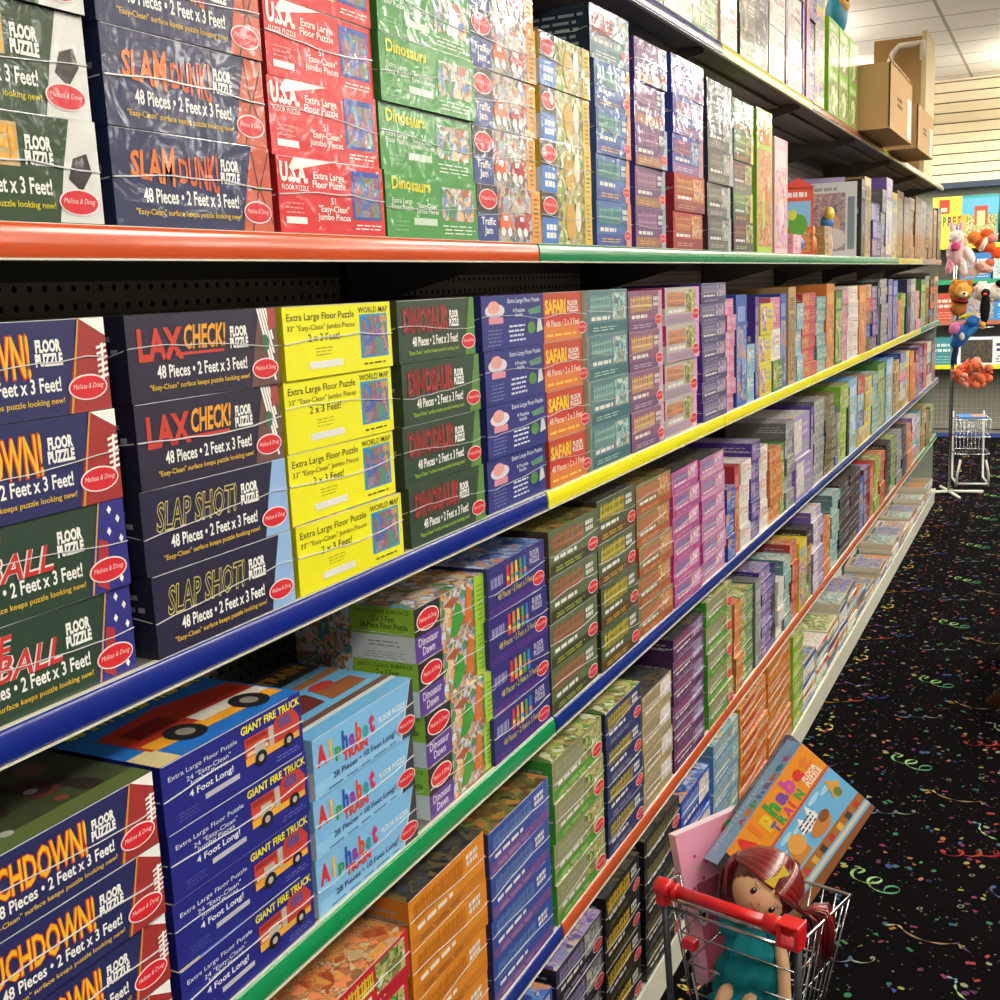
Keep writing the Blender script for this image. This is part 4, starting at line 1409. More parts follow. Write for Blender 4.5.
mb.ball((0, 0, 0.045), (0.035, 0.05, 0.04), flat('D87830', 0.6)); mb.ball((0.01, -0.045, 0.09), (0.028, 0.028, 0.028), flat('E09A50', 0.6))
for q in (-1, 1):
    mb.tube([(q * 0.02, -0.02, 0.0), (q * 0.02, -0.02, 0.05)], 0.010, flat('C86A28', 0.6), 8)
    mb.tube([(q * 0.02, 0.03, 0.0), (q * 0.02, 0.03, 0.05)], 0.010, flat('C86A28', 0.6), 8)
o = mb.build('toy_animal'); o.location = (XF - 0.06, 4.52, zA)
tag(o, 'small orange animal figure between the house carton and the white framed box', 'toy')
farrow('A', 4.62, [('tan', .16, 2, .055, 's')], 'jigsaw_box', 'puzzle box')
yy = farrow('A', 5.46, [('blk', .12, 1, .34, 'u'), ('tan', .20, 1, .36, 'u')], 'jigsaw_box', 'puzzle box')
farrow('A', yy + 0.02, [('pur', .30, 3, .085, 's'), ('gry', .16, 6, .055, 's'), ('lav', .24, 1, .40, 'u'), ('yel', .2, 1, .34, 'u'), ('brn', .26, 1, .36, 'u'), ('brn', .3, 1, .34, 'u'), ('tan', .28, 5, .07, 's'),
                        ('brn', .28, 1, .37, 'u'), ('tan', .28, 1, .36, 'u'), ('olv', .28, 5, .07, 's'), ('brn', .28, 1, .36, 'u'), ('tan', .25, 1, .34, 'u'), ('olv', .25, 1, .36, 'u')], 'jigsaw_box', 'puzzle box')
# third shelf
farrow('B', 3.13, [('pnk', .11, 7, .044, 's'), ('blu', .13, 1, .32, 'u'), ('sky', .10, 2, .085, 's'), ('pur', .05, 1, .31, 'u'), ('yel', .17, 3, .095, 's'), ('mix', .15, 3, .10, 'm'), ('blu', .10, 1, .31, 'u'),
                   ('tan', .12, 1, .33, 'u'), ('sky', .12, 3, .09, 's'), ('crm', .26, 6, .050, 's'), ('tea', .20, 6, .047, 's'), ('org', .18, 1, .33, 'u'), ('grn', .16, 1, .30, 'u'), ('pnk', .17, 5, .06, 's'),
                   ('wht', .28, 5, .062, 's'), ('org', .2, 1, .31, 'u'), ('pnk', .22, 5, .062, 'm'), ('pur', .2, 5, .06, 's'), ('blk', .08, 1, .32, 'u'), ('gry', .26, 8, .041, 's'), ('pur', .2, 1, .33, 'u'),
                   ('blu', .2, 1, .32, 'u'), ('org', .2, 3, .07, 's'), ('lim', .2, 3, .08, 's'), ('nvy', .22, 1, .32, 'u'), ('gry', .3, 1, .32, 'u'), ('pnk', .25, 4, .06, 's'), ('grn', .3, 1, .31, 'u'),
                   ('olv', .3, 1, .33, 'u'), ('gry', .28, 6, .05, 'm'), ('tan', .28, 1, .32, 'u'), ('pnk', .28, 5, .06, 's')], 'jigsaw_box', 'puzzle box')
# fourth shelf
farrow('C', 3.12, [('blu', .10, 3, .07, 's'), ('red', .06, 1, .26, 'u'), ('wht', .13, 4, .065, 's'), ('pur', .12, 5, .06, 's'), ('wht', .12, 3, .09, 's'), ('org', .18, 4, .06, 's'), ('grn', .08, 1, .24, 'u'),
                   ('gry', .14, 5, .06, 's'), ('lav', .30, 2, .15, 's'), ('pur', .06, 1, .31, 'u'), ('gry', .22, 8, .04, 's'), ('olv', .26, 7, .045, 's'), ('pur', .06, 1, .25, 'u'), ('lim', .22, 3, .11, 's'),
                   ('blk', .06, 1, .3, 'u'), ('sky', .24, 1, .33, 'u'), ('red', .2, 4, .08, 'm'), ('yel', .22, 4, .075, 's'), ('tea', .24, 5, .06, 's'), ('grn', .3, 1, .33, 'u'), ('sky', .28, 1, .33, 'u'),
                   ('tan', .26, 5, .06, 's'), ('grn', .26, 6, .055, 'm'), ('yel', .24, 1, .32, 'u'), ('org', .26, 4, .075, 's'), ('mrn', .24, 1, .3, 'u'), ('pur', .28, 5, .06, 's'), ('red', .25, 1, .3, 'u'),
                   ('blu', .28, 4, .075, 'm'), ('mrn', .28, 1, .3, 'u'), ('pnk', .28, 4, .07, 's')], 'jigsaw_box', 'puzzle box')
# fifth shelf
farrow('D', 3.21, [('org', .09, 5, .055, 's'), ('grn', .16, 5, .055, 's'), ('gry', .08, 1, .28, 'u'), ('pur', .16, 8, .036, 's'), ('nvy', .08, 1, .27, 'u'), ('wht', .10, 4, .05, 's'), ('tea', .12, 5, .05, 's'),
                   ('red', .12, 4, .07, 's'), ('yel', .14, 1, .26, 'u'), ('mix', .12, 4, .07, 'm'), ('lav', .22, 8, .040, 's'), ('org', .18, 4, .06, 's'), ('tea', .20, 7, .045, 's'), ('blk', .28, 7, .046, 's'),
                   ('blk', .28, 7, .046, 's'), ('blu', .14, 1, .26, 'u'), ('mrn', .2, 4, .07, 's'), ('red', .14, 1, .28, 'u'), ('lim', .2, 4, .07, 's'), ('red', .2, 5, .055, 's'), ('blk', .22, 6, .05, 's'),
                   ('grn', .24, 6, .05, 's'), ('gry', .26, 5, .06, 's'), ('nvy', .24, 5, .06, 's'), ('org', .26, 5, .055, 's'), ('yel', .28, 6, .05, 'm'), ('tea', .28, 1, .3, 'u'), ('tan', .26, 5, .06, 's'),
                   ('brn', .28, 4, .06, 's'), ('grn', .28, 5, .05, 's')], 'jigsaw_box', 'puzzle box')

# bottom shelf: picture books and flat puzzles in piles
bk = {}
covers = ['sea', 'pastel', 'warm', 'teal', 'green', 'sepia', 'blue', 'bright', 'town']


def book_mesh(ci, w, h, d):
    k = (ci, w, h, d)
    if k in bk:
        return bk[k]
    mb = MB()
    cv = card(['B8A888', 'D8D4C8', 'A0A8A0', 'C8B8A0', 'D0C8B8', '8A9AA8'][ci % 6])
    sp_ = card(['3A6AA8', 'C84838', 'E0DCD0', '4A8A58', 'D8A040', 'D0D0CC', '7A4A88', 'E8E4DC', '2A8A98'][ci % 9])
    mb.box((-d, 0, 0), (0, w, h), card('E4DCC8'), [cv, sp_, card('C8C0AC'), card('D8D0BC'), cv, cv])
    FS = Face(mb, (0, 0, 0), (0, w, 0), (0, 0, h), (1, 0, 0))
    FS.lines(0.1, 0.3, 0.7, 0.7, 1, card('F0ECE0' if ci % 2 else '3A4048'), ci, 1, 0.9)
    F = Face(mb, (-d, 0, h), (0, w, 0), (d, 0, 0), (0, 0, 1))
    # seen from the aisle the cover's foot is at the front edge
    F = Face(mb, (0, 0, h), (0, w, 0), (-d, 0, 0), (0, 0, 1))
    F.rect(0.05, 0.05, 0.95, 0.75, P(covers[ci % 9]), 1)
    F.lines(0.1, 0.8, 0.9, 0.93, 1, card('4A5A78'), 2, 2, 0.7)
    o = mb.build('b'); me = o.data; bpy.data.objects.remove(o)
    bk[k] = me
    return me


y = 4.235; nth = 0
while y < 9.1:
    w = RND.choice([0.22, 0.25, 0.28])
    for lane, x in enumerate((XF - 0.005, XF - 0.205)):
        n = (RND.choice([8, 9, 10]) if y < 5.4 else RND.choice([2, 4, 5, 7])) + (2 if lane else 0)
        z = DK['E']; nn = n
        for i in range(n):
            ci = (nth * 3 + lane * 4 + i * 2 + i // 3) % 9
            hh = 0.021 if y < 5.4 else RND.choice([0.014, 0.02])
            me = book_mesh(ci, w - 0.02, hh, 0.19)
            k = n - 1 - i
            lab = '%s covered picture book, %s in the %s %s pile, bottom shelf' % (['sea blue', 'pastel', 'orange', 'teal', 'green', 'sepia', 'mid blue', 'bright', 'grey blue'][ci], ('bottom' if k == n - 1 and n > 1 else LEVEL[k]), ['front', 'rear'][lane], 'X%dX' % nth)
            lab = lab.replace('X%dX' % nth, (ORD + ['tenth', 'eleventh', 'twelfth', 'thirteenth', 'fourteenth', 'fifteenth', 'sixteenth', 'seventeenth', 'eighteenth', 'nineteenth', 'twentieth', 'last but one', 'last', 'final'])[nth])
            place(me, 'picture_book', (x + RND.uniform(-0.006, 0.0), y + RND.uniform(0, 0.012), z), RND.uniform(-0.02, 0.02), lab, 'book', 'picture books piled on the bottom shelf')
            z += hh + 0.0006
    nth += 1
    y += w
    if y + 0.28 > 9.22:
        break

# ------------------------------------------------------------------ cartons and oddments on the top shelf
kraft = flat('C6A06C', 0.8)
kraft2 = flat('B48E5E', 0.8)
zT = DK['T']


def carton(name_label, x0, x1, y0, y1, z0, h, flaps=True):
    r = empty('cardboard_carton', ((x0 + x1) / 2, (y0 + y1) / 2, z0))
    dx = (x1 - x0) / 2; dy = (y1 - y0) / 2
    mb = MB(); t = 0.006
    mb.box((-dx, -dy, 0), (dx, dy, t), kraft)
    mb.box((-dx, -dy, t), (-dx + t, dy, h), kraft); mb.box((dx - t, -dy, t), (dx, dy, h), kraft)
    mb.box((-dx, -dy, t), (dx, -dy + t, h), kraft); mb.box((-dx, dy - t, t), (dx, dy, h), kraft)
    F = Face(mb, (dx, -dy, 0), (0, 2 * dy, 0), (0, 0, h), (1, 0, 0))
    F.lines(0.30, 0.42, 0.55, 0.62, 2, flat('5A4632', 0.8), 3, 1, 0.6)
    F.rect(0.78, 0.05, 0.95, 0.72, flat('E8E4DC', 0.6), 1)
    mb.build('carton_body', r)
    if flaps:
        for k, (a, b) in enumerate((((dx, -dy, h), (dx + 0.09, -dy + 0.02, h - 0.05)), ((-dx, -dy, h), (-dx - 0.02, -dy, h + 0.12)))):
            mb = MB()
            s_ = 1 if k == 0 else -1
            vs = [(a[0], -dy + 0.01, h), (a[0], dy - 0.01, h), (a[0] - 0.05 + s_ * 0.03, dy - 0.03, h + 0.035), (a[0] - 0.05 + s_ * 0.03, -dy + 0.03, h + 0.035)]
            vs2 = [(x + 0.004, y_, z_ + 0.002) for x, y_, z_ in vs]
            mb.add(vs + vs2, [(0, 1, 2, 3), (7, 6, 5, 4), (0, 4, 5, 1), (1, 5, 6, 2), (2, 6, 7, 3), (3, 7, 4, 0)], kraft2)
            mb.build('flap', r)
    else:
        mb = MB(); mb.box((-dx, -dy, h), (dx, dy, h + 0.005), kraft2); mb.build('lid', r)
    return tag(r, name_label, 'carton')


carton('large open brown cardboard carton jutting over the edge of the top shelf', -1.10, -0.70, 5.32, 6.10, zT, 0.27)
carton('smaller brown carton with white label just past the large open one', -1.02, -0.69, 6.28, 7.02, zT, 0.21, False)
mb = MB()
mb.box((-1.20, 8.30, 0), (-0.90, 8.85, 0.90), flat('B08850', 0.7))
mb.box((-0.90, 8.30, 0), (-0.87, 8.85, 0.93), flat('DCC898', 0.6))
mb.box((-1.21, 8.29, 0.40), (-0.895, 8.30, 0.42), flat('9A7442', 0.7))
o = mb.build('tall_cardboard_box'); o.location = (0, 0, zT)
tag(o, 'tall brown cardboard box standing upright at the far end of the top shelf', 'carton')
mb = MB()
mb.tube([(-1.13, 0, 0.0), (-1.10, 0, 0.72), (-1.07, 0, 0.80), (-1.03, 0, 0.84), (-0.93, 0, 0.84), (-0.89, 0, 0.85), (-0.885, 0, 0.74)], 0.020, flat('E8E0D0', 0.4), 10)
o = mb.build('tube_frame'); o.location = (0, 8.24, zT + 0.002)
tag(o, 'white bent tube frame beside the tall brown cardboard box', 'frame')
mb = MB()
for k in range(7):
    mb.tube([(-0.02 * k, 0.03 * k, 0.01), (0.03 - 0.02 * k, 0.11 + 0.03 * k, 0.03 + 0.01 * (k % 2)), (0.02, 0.24 + 0.02 * k, 0.015)], 0.014, flat(['5A48A8', '7A50A8', 'C85A90', '4A58B8', '8A78C0'][k % 5], 0.25, 0, 0.5, 0.8), 8)
o = mb.build('plastic_toys_bag'); o.location = (-0.92, 5.62, zT + 0.345)
o.location.z = zT + 0.006
mb = None
bpy.data.objects.remove(o)
mb = MB()
for k in range(7):
    mb.tube([(-0.02 * k + 0.05, 0.03 * k - 0.25, 0.008), (0.06 - 0.02 * k, 0.0 + 0.03 * k, 0.03 + 0.01 * (k % 2)), (0.02, 0.20 + 0.01 * k, 0.012)], 0.014, flat(['5A48A8', '7A50A8', 'C85A90', '4A58B8', '8A78C0'][k % 5], 0.25, 0, 0.5, 0.8), 8)
o = mb.build('toy_packet'); o.location = (-0.86, 6.64, zT + 0.225)
tag(o, 'crumpled purple and blue plastic packet lying on the smaller brown carton', 'packet')
# round blue and yellow bird toy on the lime boxes
r = empty('bird_toy', (XF - 0.06, 5.08, zT + 0.3475))
mb = MB(); mb.ball((0, 0, 0.085), (0.045, 0.075, 0.085), flat('1F86A8', 0.5)); mb.build('body', r)
mb = MB(); mb.ball((0.022, -0.008, 0.125), (0.034, 0.045, 0.04), flat('E0A848', 0.5)); mb.build('face_patch', r)
mb = MB(); mb.ball((0.045, -0.028, 0.135), (0.010, 0.010, 0.010), flat('181818', 0.3), 8, 6); mb.build('eye', r)
tag(r, 'round teal and yellow bird toy perched above the lime green boxes', 'toy')

# ------------------------------------------------------------------ shelving against the back wall
bs = empty('wall_shelving', (0, 13.3, 0))
mb = MB(); mb.box((-2.6, 0.04, 0.05), (1.6, 0.07, 2.62), flat('8C8C80', 0.6)); mb.build('back_panel', bs)
mb = MB(); mb.box((-2.6, -0.10, 2.60), (1.6, 0.06, 2.66), flat('3A4458', 0.4)); mb.build('header_rail', bs)
YB = 12.95
for z, col in ((0.02, '3A4A88'), (0.74, 'E0E030'), (1.20, 'B06A50'), (1.62, '2F9A70'), (1.98, 'E0E030')):
    mb = MB()
    mb.box((-2.6, YB - 13.3, z), (1.6, 0.04, z + 0.02), flat('7A7870', 0.5))
    mb.box((-2.6, YB - 13.312, z - 0.01), (1.6, YB - 13.3, z + 0.035), flat(col, 0.3, 0, 0.5, 0.5))
    mb.build('shelf', bs)
mb = MB()
wire = flat('B8B8AC', 0.4)
xx = -1.5
while xx < 0.2:
    mb.box((xx, 0.030, 0.10), (xx + 0.004, 0.034, 0.72), wire); xx += 0.05
zz = 0.12
while zz < 0.72:
    mb.box((-1.5, 0.029, zz), (0.2, 0.033, zz + 0.004), wire); zz += 0.05
mb.build('wire_grid', bs)
tag(bs, 'grey wall shelving with yellow and rust price rails below the cream slatted wall', 'shelving')


def puppet_front(F):
    F.rect(0, 0, 1, 1, card('3A9A9A'), 1)
    F.rect(0, 0, 0.45, 1, card('F0D848'), 2)
    F.poly([(0.32, 0), (0.56, 0), (0.58, 0.85), (0.38, 0.55)], card('E8A838'), 3)
    F.rect(0.52, 0.08, 0.98, 0.60, P('green'), 3)
    F.rect(0.45, 0.62, 1.0, 0.94, card('5AA8D0'), 3)
    F.rect(0.64, 0.40, 0.84, 0.78, card('C84A38'), 4); F.rect(0.68, 0.40, 0.80, 0.68, card('E8D890'), 5)
    F.rect(0.10, 0.66, 0.26, 0.94, card('E03A2C'), 4)
    F.lines(0.13, 0.70, 0.23, 0.80, 1, card('F4E0D0'), 3, 5, 0.8)
    for i, ch in enumerate('PUPPET'):
        F.text(ch, -0.0 + 0.075 * i + 0.01, 0.40, 0.075 * i + 0.065, 0.60, card(['D83A30', '2A6AB0', '2F8A3A', '6A2A50', 'E03A38', '8A5A28'][i]), 6, 0.05)


def backbox(label, x0, x1, z, h, front, hue, kind='toy_box', cat='toy box'):
    w = x1 - x0
    mb = MB(); mb.box((0, 0, 0), (w, 0.18, h), card(hue))
    front(Face(mb, (0, 0, 0), (w, 0, 0), (0, 0, h), (0, -1, 0)))
    o = mb.build(kind); o.location = (x0, YB + 0.01, z)
    return tag(o, label, cat)


backbox('big yellow and green puppet theatre box with red square on the back wall shelf', -1.26, -0.63, 2.002, 0.50, puppet_front, '3A9A9A')
backbox('blue box beside the puppet theatre box on the back wall shelf', -0.60, -0.1, 2.002, 0.48, d_small('4A90C0', 'D8E0E8', '88B8D8', 'teal'), '4A90C0')
backbox('blue and white toy box, second back wall shelf', -0.98, -0.68, 1.642, 0.28, d_small('3A78B8', 'E0E8F0', 'A8C8E0', 'sea'), '3A78B8')
backbox('pale blue box at the edge of the photo, second back wall shelf', -0.66, -0.2, 1.642, 0.28, d_small('A8C8E0', '4A78B0', 'D8E0E8', 'teal'), '88B0D0')
backbox('wide blue toy box behind the white plush dog', -0.98, -0.30, 1.222, 0.30, d_small('2F80C8', 'C8E0F0', '88C0E8', 'sea'), '2F80C8')
backbox('white and blue box with dark vehicle pictures on the lower back wall shelf', -0.98, -0.30, 0.762, 0.30, d_small('D8E0E8', '2A3A60', '404A60', 'dark'), '3A80C0')
backbox('teal box partly behind the plush toys on the lower back wall shelf', -1.50, -1.0, 0.762, 0.30, d_small('3A8890', 'C8E0E0', '88B8B8', 'teal'), '3A8890')
backbox('red box partly behind the plush toys on the middle back wall shelf', -1.50, -1.0, 1.222, 0.30, d_small('B84A3A', 'F0D0C0', 'E09080', 'warm'), 'B84A3A')

# ------------------------------------------------------------------ plush stand past the end of the run
ST = (-0.66, 9.62)
st = empty('plush_stand', (ST[0], ST[1], 0))
chrome = flat('B8BCC0', 0.25, 0.9)
mb = MB(); mb.tube([(-0.10, 0, 0.02), (-0.10, 0, 2.10)], 0.014, chrome, 10); mb.build('pole', st)
mb = MB()
for a in (0.3, 1.9, 3.5, 5.1):
    mb.tube([(-0.10, 0, 0.02), (-0.10 + 0.26 * math.cos(a), 0.26 * math.sin(a), 0.014)], 0.012, flat('D8D8CC', 0.4), 8)
mb.build('foot', st)
for z, a in ((2.0, 0.2), (1.93, 0.0), (1.72, -0.5), (1.62, 0.1), (1.38, -0.6), (1.30, 0.3), (0.98, -0.2)):
    mb = MB(); mb.tube([(-0.10, 0, z), (-0.10 + 0.30 * math.cos(a), 0.30 * math.sin(a), z + 0.01)], 0.005, chrome, 6); mb.build('hook_arm', st)
tag(st, 'chrome pole stand with arms holding plush toys at the end of the aisle shelving', 'stand')
RG = random.Random(5)


def plush(kind, label, loc, parts, rot=0.0):
    """parts: (name, centre, radii, colour, tilt)"""
    r = empty(kind, loc, rot)
    for nm, c, rad, col, tl in parts:
        mb = MB()
        m = flat(col, 0.9, 0, 0.2)
        mb.ball(c, rad, m, 18, 12, Matrix.Rotation(tl, 3, 'Y'))
        # fleece tufts
        if max(rad) > 0.05:
            b = MB.add
            for k in range(26):
                th = math.acos(RG.uniform(-1, 1)); ph = RG.uniform(0, 6.28)
                p = Matrix.Rotation(tl, 3, 'Y') @ Vector((rad[0] * math.sin(th) * math.cos(ph), rad[1] * math.sin(th) * math.sin(ph), rad[2] * math.cos(th)))
                mb.ball(Vector(c) + p * 0.93, min(rad) * 0.22, m, 8, 6)
        mb.build(nm, r)
    return tag(r, label, 'plush toy', 'plush toys hung at the end of the aisle')


plush('plush_rabbit', 'pale pink and white plush with deep pink face, highest on the stand', (-0.745, 9.47, 1.90), [
    ('body', (0, 0, 0), (0.07, 0.06, 0.11), 'F0C8CC', 0.1), ('head', (0.0, -0.03, 0.10), (0.055, 0.05, 0.055), 'F4E0E0', 0),
    ('muzzle', (0.0, -0.085, 0.03), (0.035, 0.02, 0.035), 'D0507A', 0), ('leg', (-0.04, -0.02, -0.11), (0.03, 0.03, 0.07), 'E8A0B0', 0.2), ('leg', (0.05, -0.02, -0.12), (0.03, 0.03, 0.08), 'F4D8D8', -0.2),
    ('ear', (-0.03, -0.03, 0.17), (0.018, 0.015, 0.05), 'F0C0C8', -0.2), ('ear', (0.03, -0.03, 0.17), (0.018, 0.015, 0.05), 'F0C0C8', 0.2), ('arm', (0.09, -0.02, -0.03), (0.035, 0.03, 0.07), 'F6ECEA', -0.5)])
plush('plush_clownfish', 'orange and white plush clownfish next to the pink plush', (-0.55, 9.47, 1.94), [
    ('body', (0, 0, 0), (0.085, 0.05, 0.055), 'E0622A', 0.5), ('stripe', (0.0, -0.006, 0.0), (0.03, 0.056, 0.062), 'F4F0E8', 0.5), ('head', (-0.07, -0.01, 0.05), (0.05, 0.045, 0.05), 'E8883C', 0),
    ('fin', (0.02, -0.02, 0.075), (0.05, 0.012, 0.035), 'E86A34', 0.3), ('tail', (0.09, 0, -0.07), (0.05, 0.018, 0.04), 'E0602C', 0.5), ('cheek', (0.06, -0.04, 0.04), (0.035, 0.02, 0.03), 'F0A090', 0)])
plush('plush_coral_fish', 'small coral and white plush below the clownfish', (-0.545, 9.43, 1.77), [
    ('body', (0, 0, 0), (0.07, 0.045, 0.04), 'F0B0A0', 0.4), ('fin', (0.04, -0.02, 0.03), (0.035, 0.015, 0.03), 'E07050', 0), ('tail', (-0.07, 0, -0.03), (0.04, 0.015, 0.035), 'F0D0C8', 0)])
plush('plush_lion', 'tan and orange plush lion face below the pink plush', (-0.705, 9.45, 1.60), [
    ('mane', (0, 0, 0), (0.085, 0.05, 0.085), 'C8843A', 0), ('head', (0.02, -0.04, 0.0), (0.06, 0.045, 0.06), 'E8A850', 0), ('muzzle', (0.03, -0.085, -0.025), (0.03, 0.02, 0.024), 'F0D8B8', 0),
    ('nose', (0.035, -0.106, -0.018), (0.010, 0.007, 0.008), '2A1A14', 0), ('ear', (-0.04, -0.02, 0.07), (0.022, 0.015, 0.022), 'D8943A', 0), ('ear', (0.07, -0.02, 0.065), (0.022, 0.015, 0.022), 'D8943A', 0),
    ('body', (-0.01, 0.01, -0.12), (0.06, 0.05, 0.07), 'B8743A', 0), ('scarf', (0.0, -0.02, -0.075), (0.065, 0.05, 0.018), '8A2A20', 0.2)])
plush('plush_dog', 'long white plush dog lying across the stand arms', (-0.475, 9.50, 1.58), [
    ('body', (0, 0, 0), (0.12, 0.06, 0.07), 'ECE6D8', -0.1), ('chest', (-0.08, -0.01, 0.01), (0.06, 0.06, 0.075), 'F2EEE6', 0), ('rump', (0.14, 0, 0.03), (0.07, 0.06, 0.10), 'EEE8DC', 0),
    ('leg', (0.14, -0.02, -0.10), (0.03, 0.03, 0.07), 'E8E0D0', 0.5), ('leg', (-0.06, -0.02, -0.09), (0.028, 0.03, 0.06), 'E0D8CC', 0.1), ('ear', (0.06, -0.05, 0.06), (0.05, 0.02, 0.03), '241C1C', 0.3)])
plush('plush_penguin', 'thin black plush with orange feet hanging in front of the white dog', (-0.525, 9.38, 1.47), [
    ('body', (0, 0, 0), (0.035, 0.03, 0.12), '141212', 0), ('head', (0, -0.01, 0.11), (0.032, 0.03, 0.032), '1C1818', 0), ('beak', (0.0, -0.045, 0.10), (0.014, 0.02, 0.012), 'D84A30', 0),
    ('foot', (-0.01, -0.01, -0.13), (0.02, 0.02, 0.03), 'D8A050', 0)])
plush('plush_parrot', 'blue and magenta plush parrot hanging below the lion', (-0.68, 9.42, 1.27), [
    ('body', (0, 0, 0), (0.055, 0.045, 0.12), '2A66B8', 0.6), ('wing', (0.06, -0.02, 0.03), (0.03, 0.02, 0.08), '3A88D0', 0.8), ('breast', (-0.055, -0.02, 0.05), (0.04, 0.03, 0.05), 'D87AA8', 0.4),
    ('head', (0.07, -0.02, 0.10), (0.045, 0.04, 0.045), '2F70C0', 0), ('crest', (0.02, -0.01, 0.14), (0.05, 0.03, 0.018), 'D8C838', -0.3), ('tail', (-0.05, 0, -0.15), (0.022, 0.015, 0.09), '1C2A48', 0.2), ('patch', (0.0, -0.045, -0.01), (0.02, 0.012, 0.03), 'D8D8C0', 0)])
mb = MB()
m = flat('E0704C', 0.85, 0, 0.2)
for k in range(34):
    a = k * 2.4; q = 0.02 + 0.017 * (k ** 0.5)
    mb.ball((q * 1.15 * math.cos(a), 0.03 * math.sin(k), q * 0.85 * math.sin(a)), (0.032, 0.02, 0.012 + 0.01 * (k % 3)), m if k % 4 else flat('F0A088', 0.85, 0, 0.2), 10, 7, Matrix.Rotation(a, 3, 'Y'))
r_ = mb.build('plush_octopus'); r_.location = (-0.60, 9.45, 0.97)
tag(r_, 'ruffled coral orange plush lowest on the stand', 'plush toy', 'plush toys hung at the end of the aisle')
# small wire cart standing behind the shelf end
wc = empty('wire_basket_cart', (-0.64, 10.06, 0), 0.2)
mb = MB()
for z in (0.28, 0.42, 0.56):
    mb.tube([(-0.13, -0.16, z), (0.13, -0.16, z), (0.14, 0.16, z), (-0.14, 0.16, z)], 0.005, chrome, 6, closed=True)
for k in range(9):
    t = -0.13 + 0.26 * k / 8
    mb.tube([(t, -0.16, 0.56), (t * 0.9, -0.14, 0.28), (t * 0.9, 0.15, 0.28), (t, 0.16, 0.56)], 0.0025, chrome, 5)
mb.build('basket', wc)
mb = MB()
for x in (-0.12, 0.12):
    mb.tube([(x, 0.16, 0.60), (x, 0.14, 0.30), (x, 0.10, 0.05), (x, -0.18, 0.04), (x, -0.20, 0.12), (x * 0.8, -0.19, 0.24)], 0.009, flat('C8C8C0', 0.4), 8)
mb.tube([(-0.12, -0.18, 0.04), (0.12, -0.18, 0.04)], 0.009, flat('C8C8C0', 0.4), 8)
mb.build('frame', wc)
for x, yv in ((-0.12, -0.17), (0.12, -0.17), (-0.12, 0.10), (0.12, 0.10)):
    mb = MB(); mb.tube([(x - 0.01, yv, 0.02), (x + 0.01, yv, 0.02)], 0.02, flat('303030', 0.5), 14); mb.build('wheel', wc)
tag(wc, 'small silver wire cart parked beyond the end of the shelving', 'cart')
mb = MB(); mb.box((-0.10, -0.12, 0), (0.11, 0.13, 0.012), card('2A78C8')); F = Face(mb, (-0.10, -0.12, 0.0122), (0.21, 0, 0), (0, 0.25, 0), (0, 0, 1)); F.rect(0.5, 0.1, 0.95, 0.9, P('warm'), 1)
o = mb.build('picture_book'); o.location = (-0.64, 10.06, 0.566); o.rotation_euler = (0.0, 0, 0.2)
tag(o, 'blue picture book lying across the small wire cart', 'book')

# ------------------------------------------------------------------ display table whose foot shows at the photo edge
dt = empty('display_table', (0.28, 5.1, 0))
wood = flat('4A2A20', 0.35, 0, 0.5, 0.3)
mb = MB(); mb.box((-0.36, -0.42, 0.46), (0.36, 0.42, 0.49), wood); mb.build('table_top', dt, 0.004)
for sx in (-1, 1):
    for sy in (-1, 1):
        mb = MB(); mb.tube([(sx * 0.20, sy * 0.30, 0.46), (sx * 0.30, sy * 0.32, 0.22), (sx * 0.475, sy * 0.34, 0.028)], [0.03, 0.034, 0.028], wood, 10); mb.build('leg', dt)
tag(dt, 'dark brown wooden display table with splayed feet on the carpet', 'table')

# ------------------------------------------------------------------ toy shopping cart
ct = empty('toy_shopping_cart', (-0.527, 1.965, 0), -0.2263)
red = flat('D4141A', 0.28, 0, 0.5, 0.5)
steel = flat('C0C4C8', 0.18, 0.95)
dark = flat('3C4044', 0.4, 0.3)
mb = MB()
mb.tube([(-0.155, 0, 0.58), (0.13, 0, 0.58)], 0.0125, red, 20)
mb.tube([(-0.158, 0, 0.58), (-0.154, 0, 0.58), (-0.128, 0, 0.58), (-0.122, 0, 0.58)], [0.012, 0.0185, 0.019, 0.013], red, 20)
mb.tube([(-0.12, 0, 0.58), (-0.118, 0, 0.58), (-0.108, 0, 0.58), (-0.106, 0, 0.58)], [0.012, 0.016, 0.016, 0.012], red, 20)
mb.tube([(0.075, 0, 0.58), (0.078, 0, 0.58), (0.108, 0, 0.58), (0.112, 0, 0.58)], [0.012, 0.0175, 0.018, 0.013], red, 20)
mb.build('handle', ct)
mb = MB()
for (a, c) in (((0.108, -0.020, 0.592), (0.152, 0.020, 0.598)), ((0.108, -0.020, 0.556), (0.118, 0.020, 0.592)), ((0.143, -0.020, 0.556), (0.152, 0.020, 0.592)), ((0.108, -0.016, 0.548), (0.152, 0.016, 0.557))):
    mb.box(a, c, red)
mb.tube([(0.118, 0, 0.574), (0.143, 0, 0.574)], 0.006, red, 8)
mb.build('end_bracket', ct, 0.002)
mb = MB(); mb.box((-0.152, -0.014, 0.545), (-0.128, 0.014, 0.572), red); mb.build('end_bracket', ct, 0.004)
for sx in (-1, 1):
    mb = MB(); mb.tube([(sx * 0.142, 0.004, 0.556), (sx * 0.136, 0.015, 0.30), (sx * 0.130, 0.03, 0.06)], 0.0072, dark, 10); mb.build('post', ct)
mb = MB()
rim = [(-0.140, 0.022, 0.546), (0.138, 0.022, 0.546), (0.138, 0.26, 0.530), (-0.178, 0.26, 0.530), (-0.178, 0.09, 0.542)]
mb.tube(rim, 0.0042, steel, 8, closed=True)
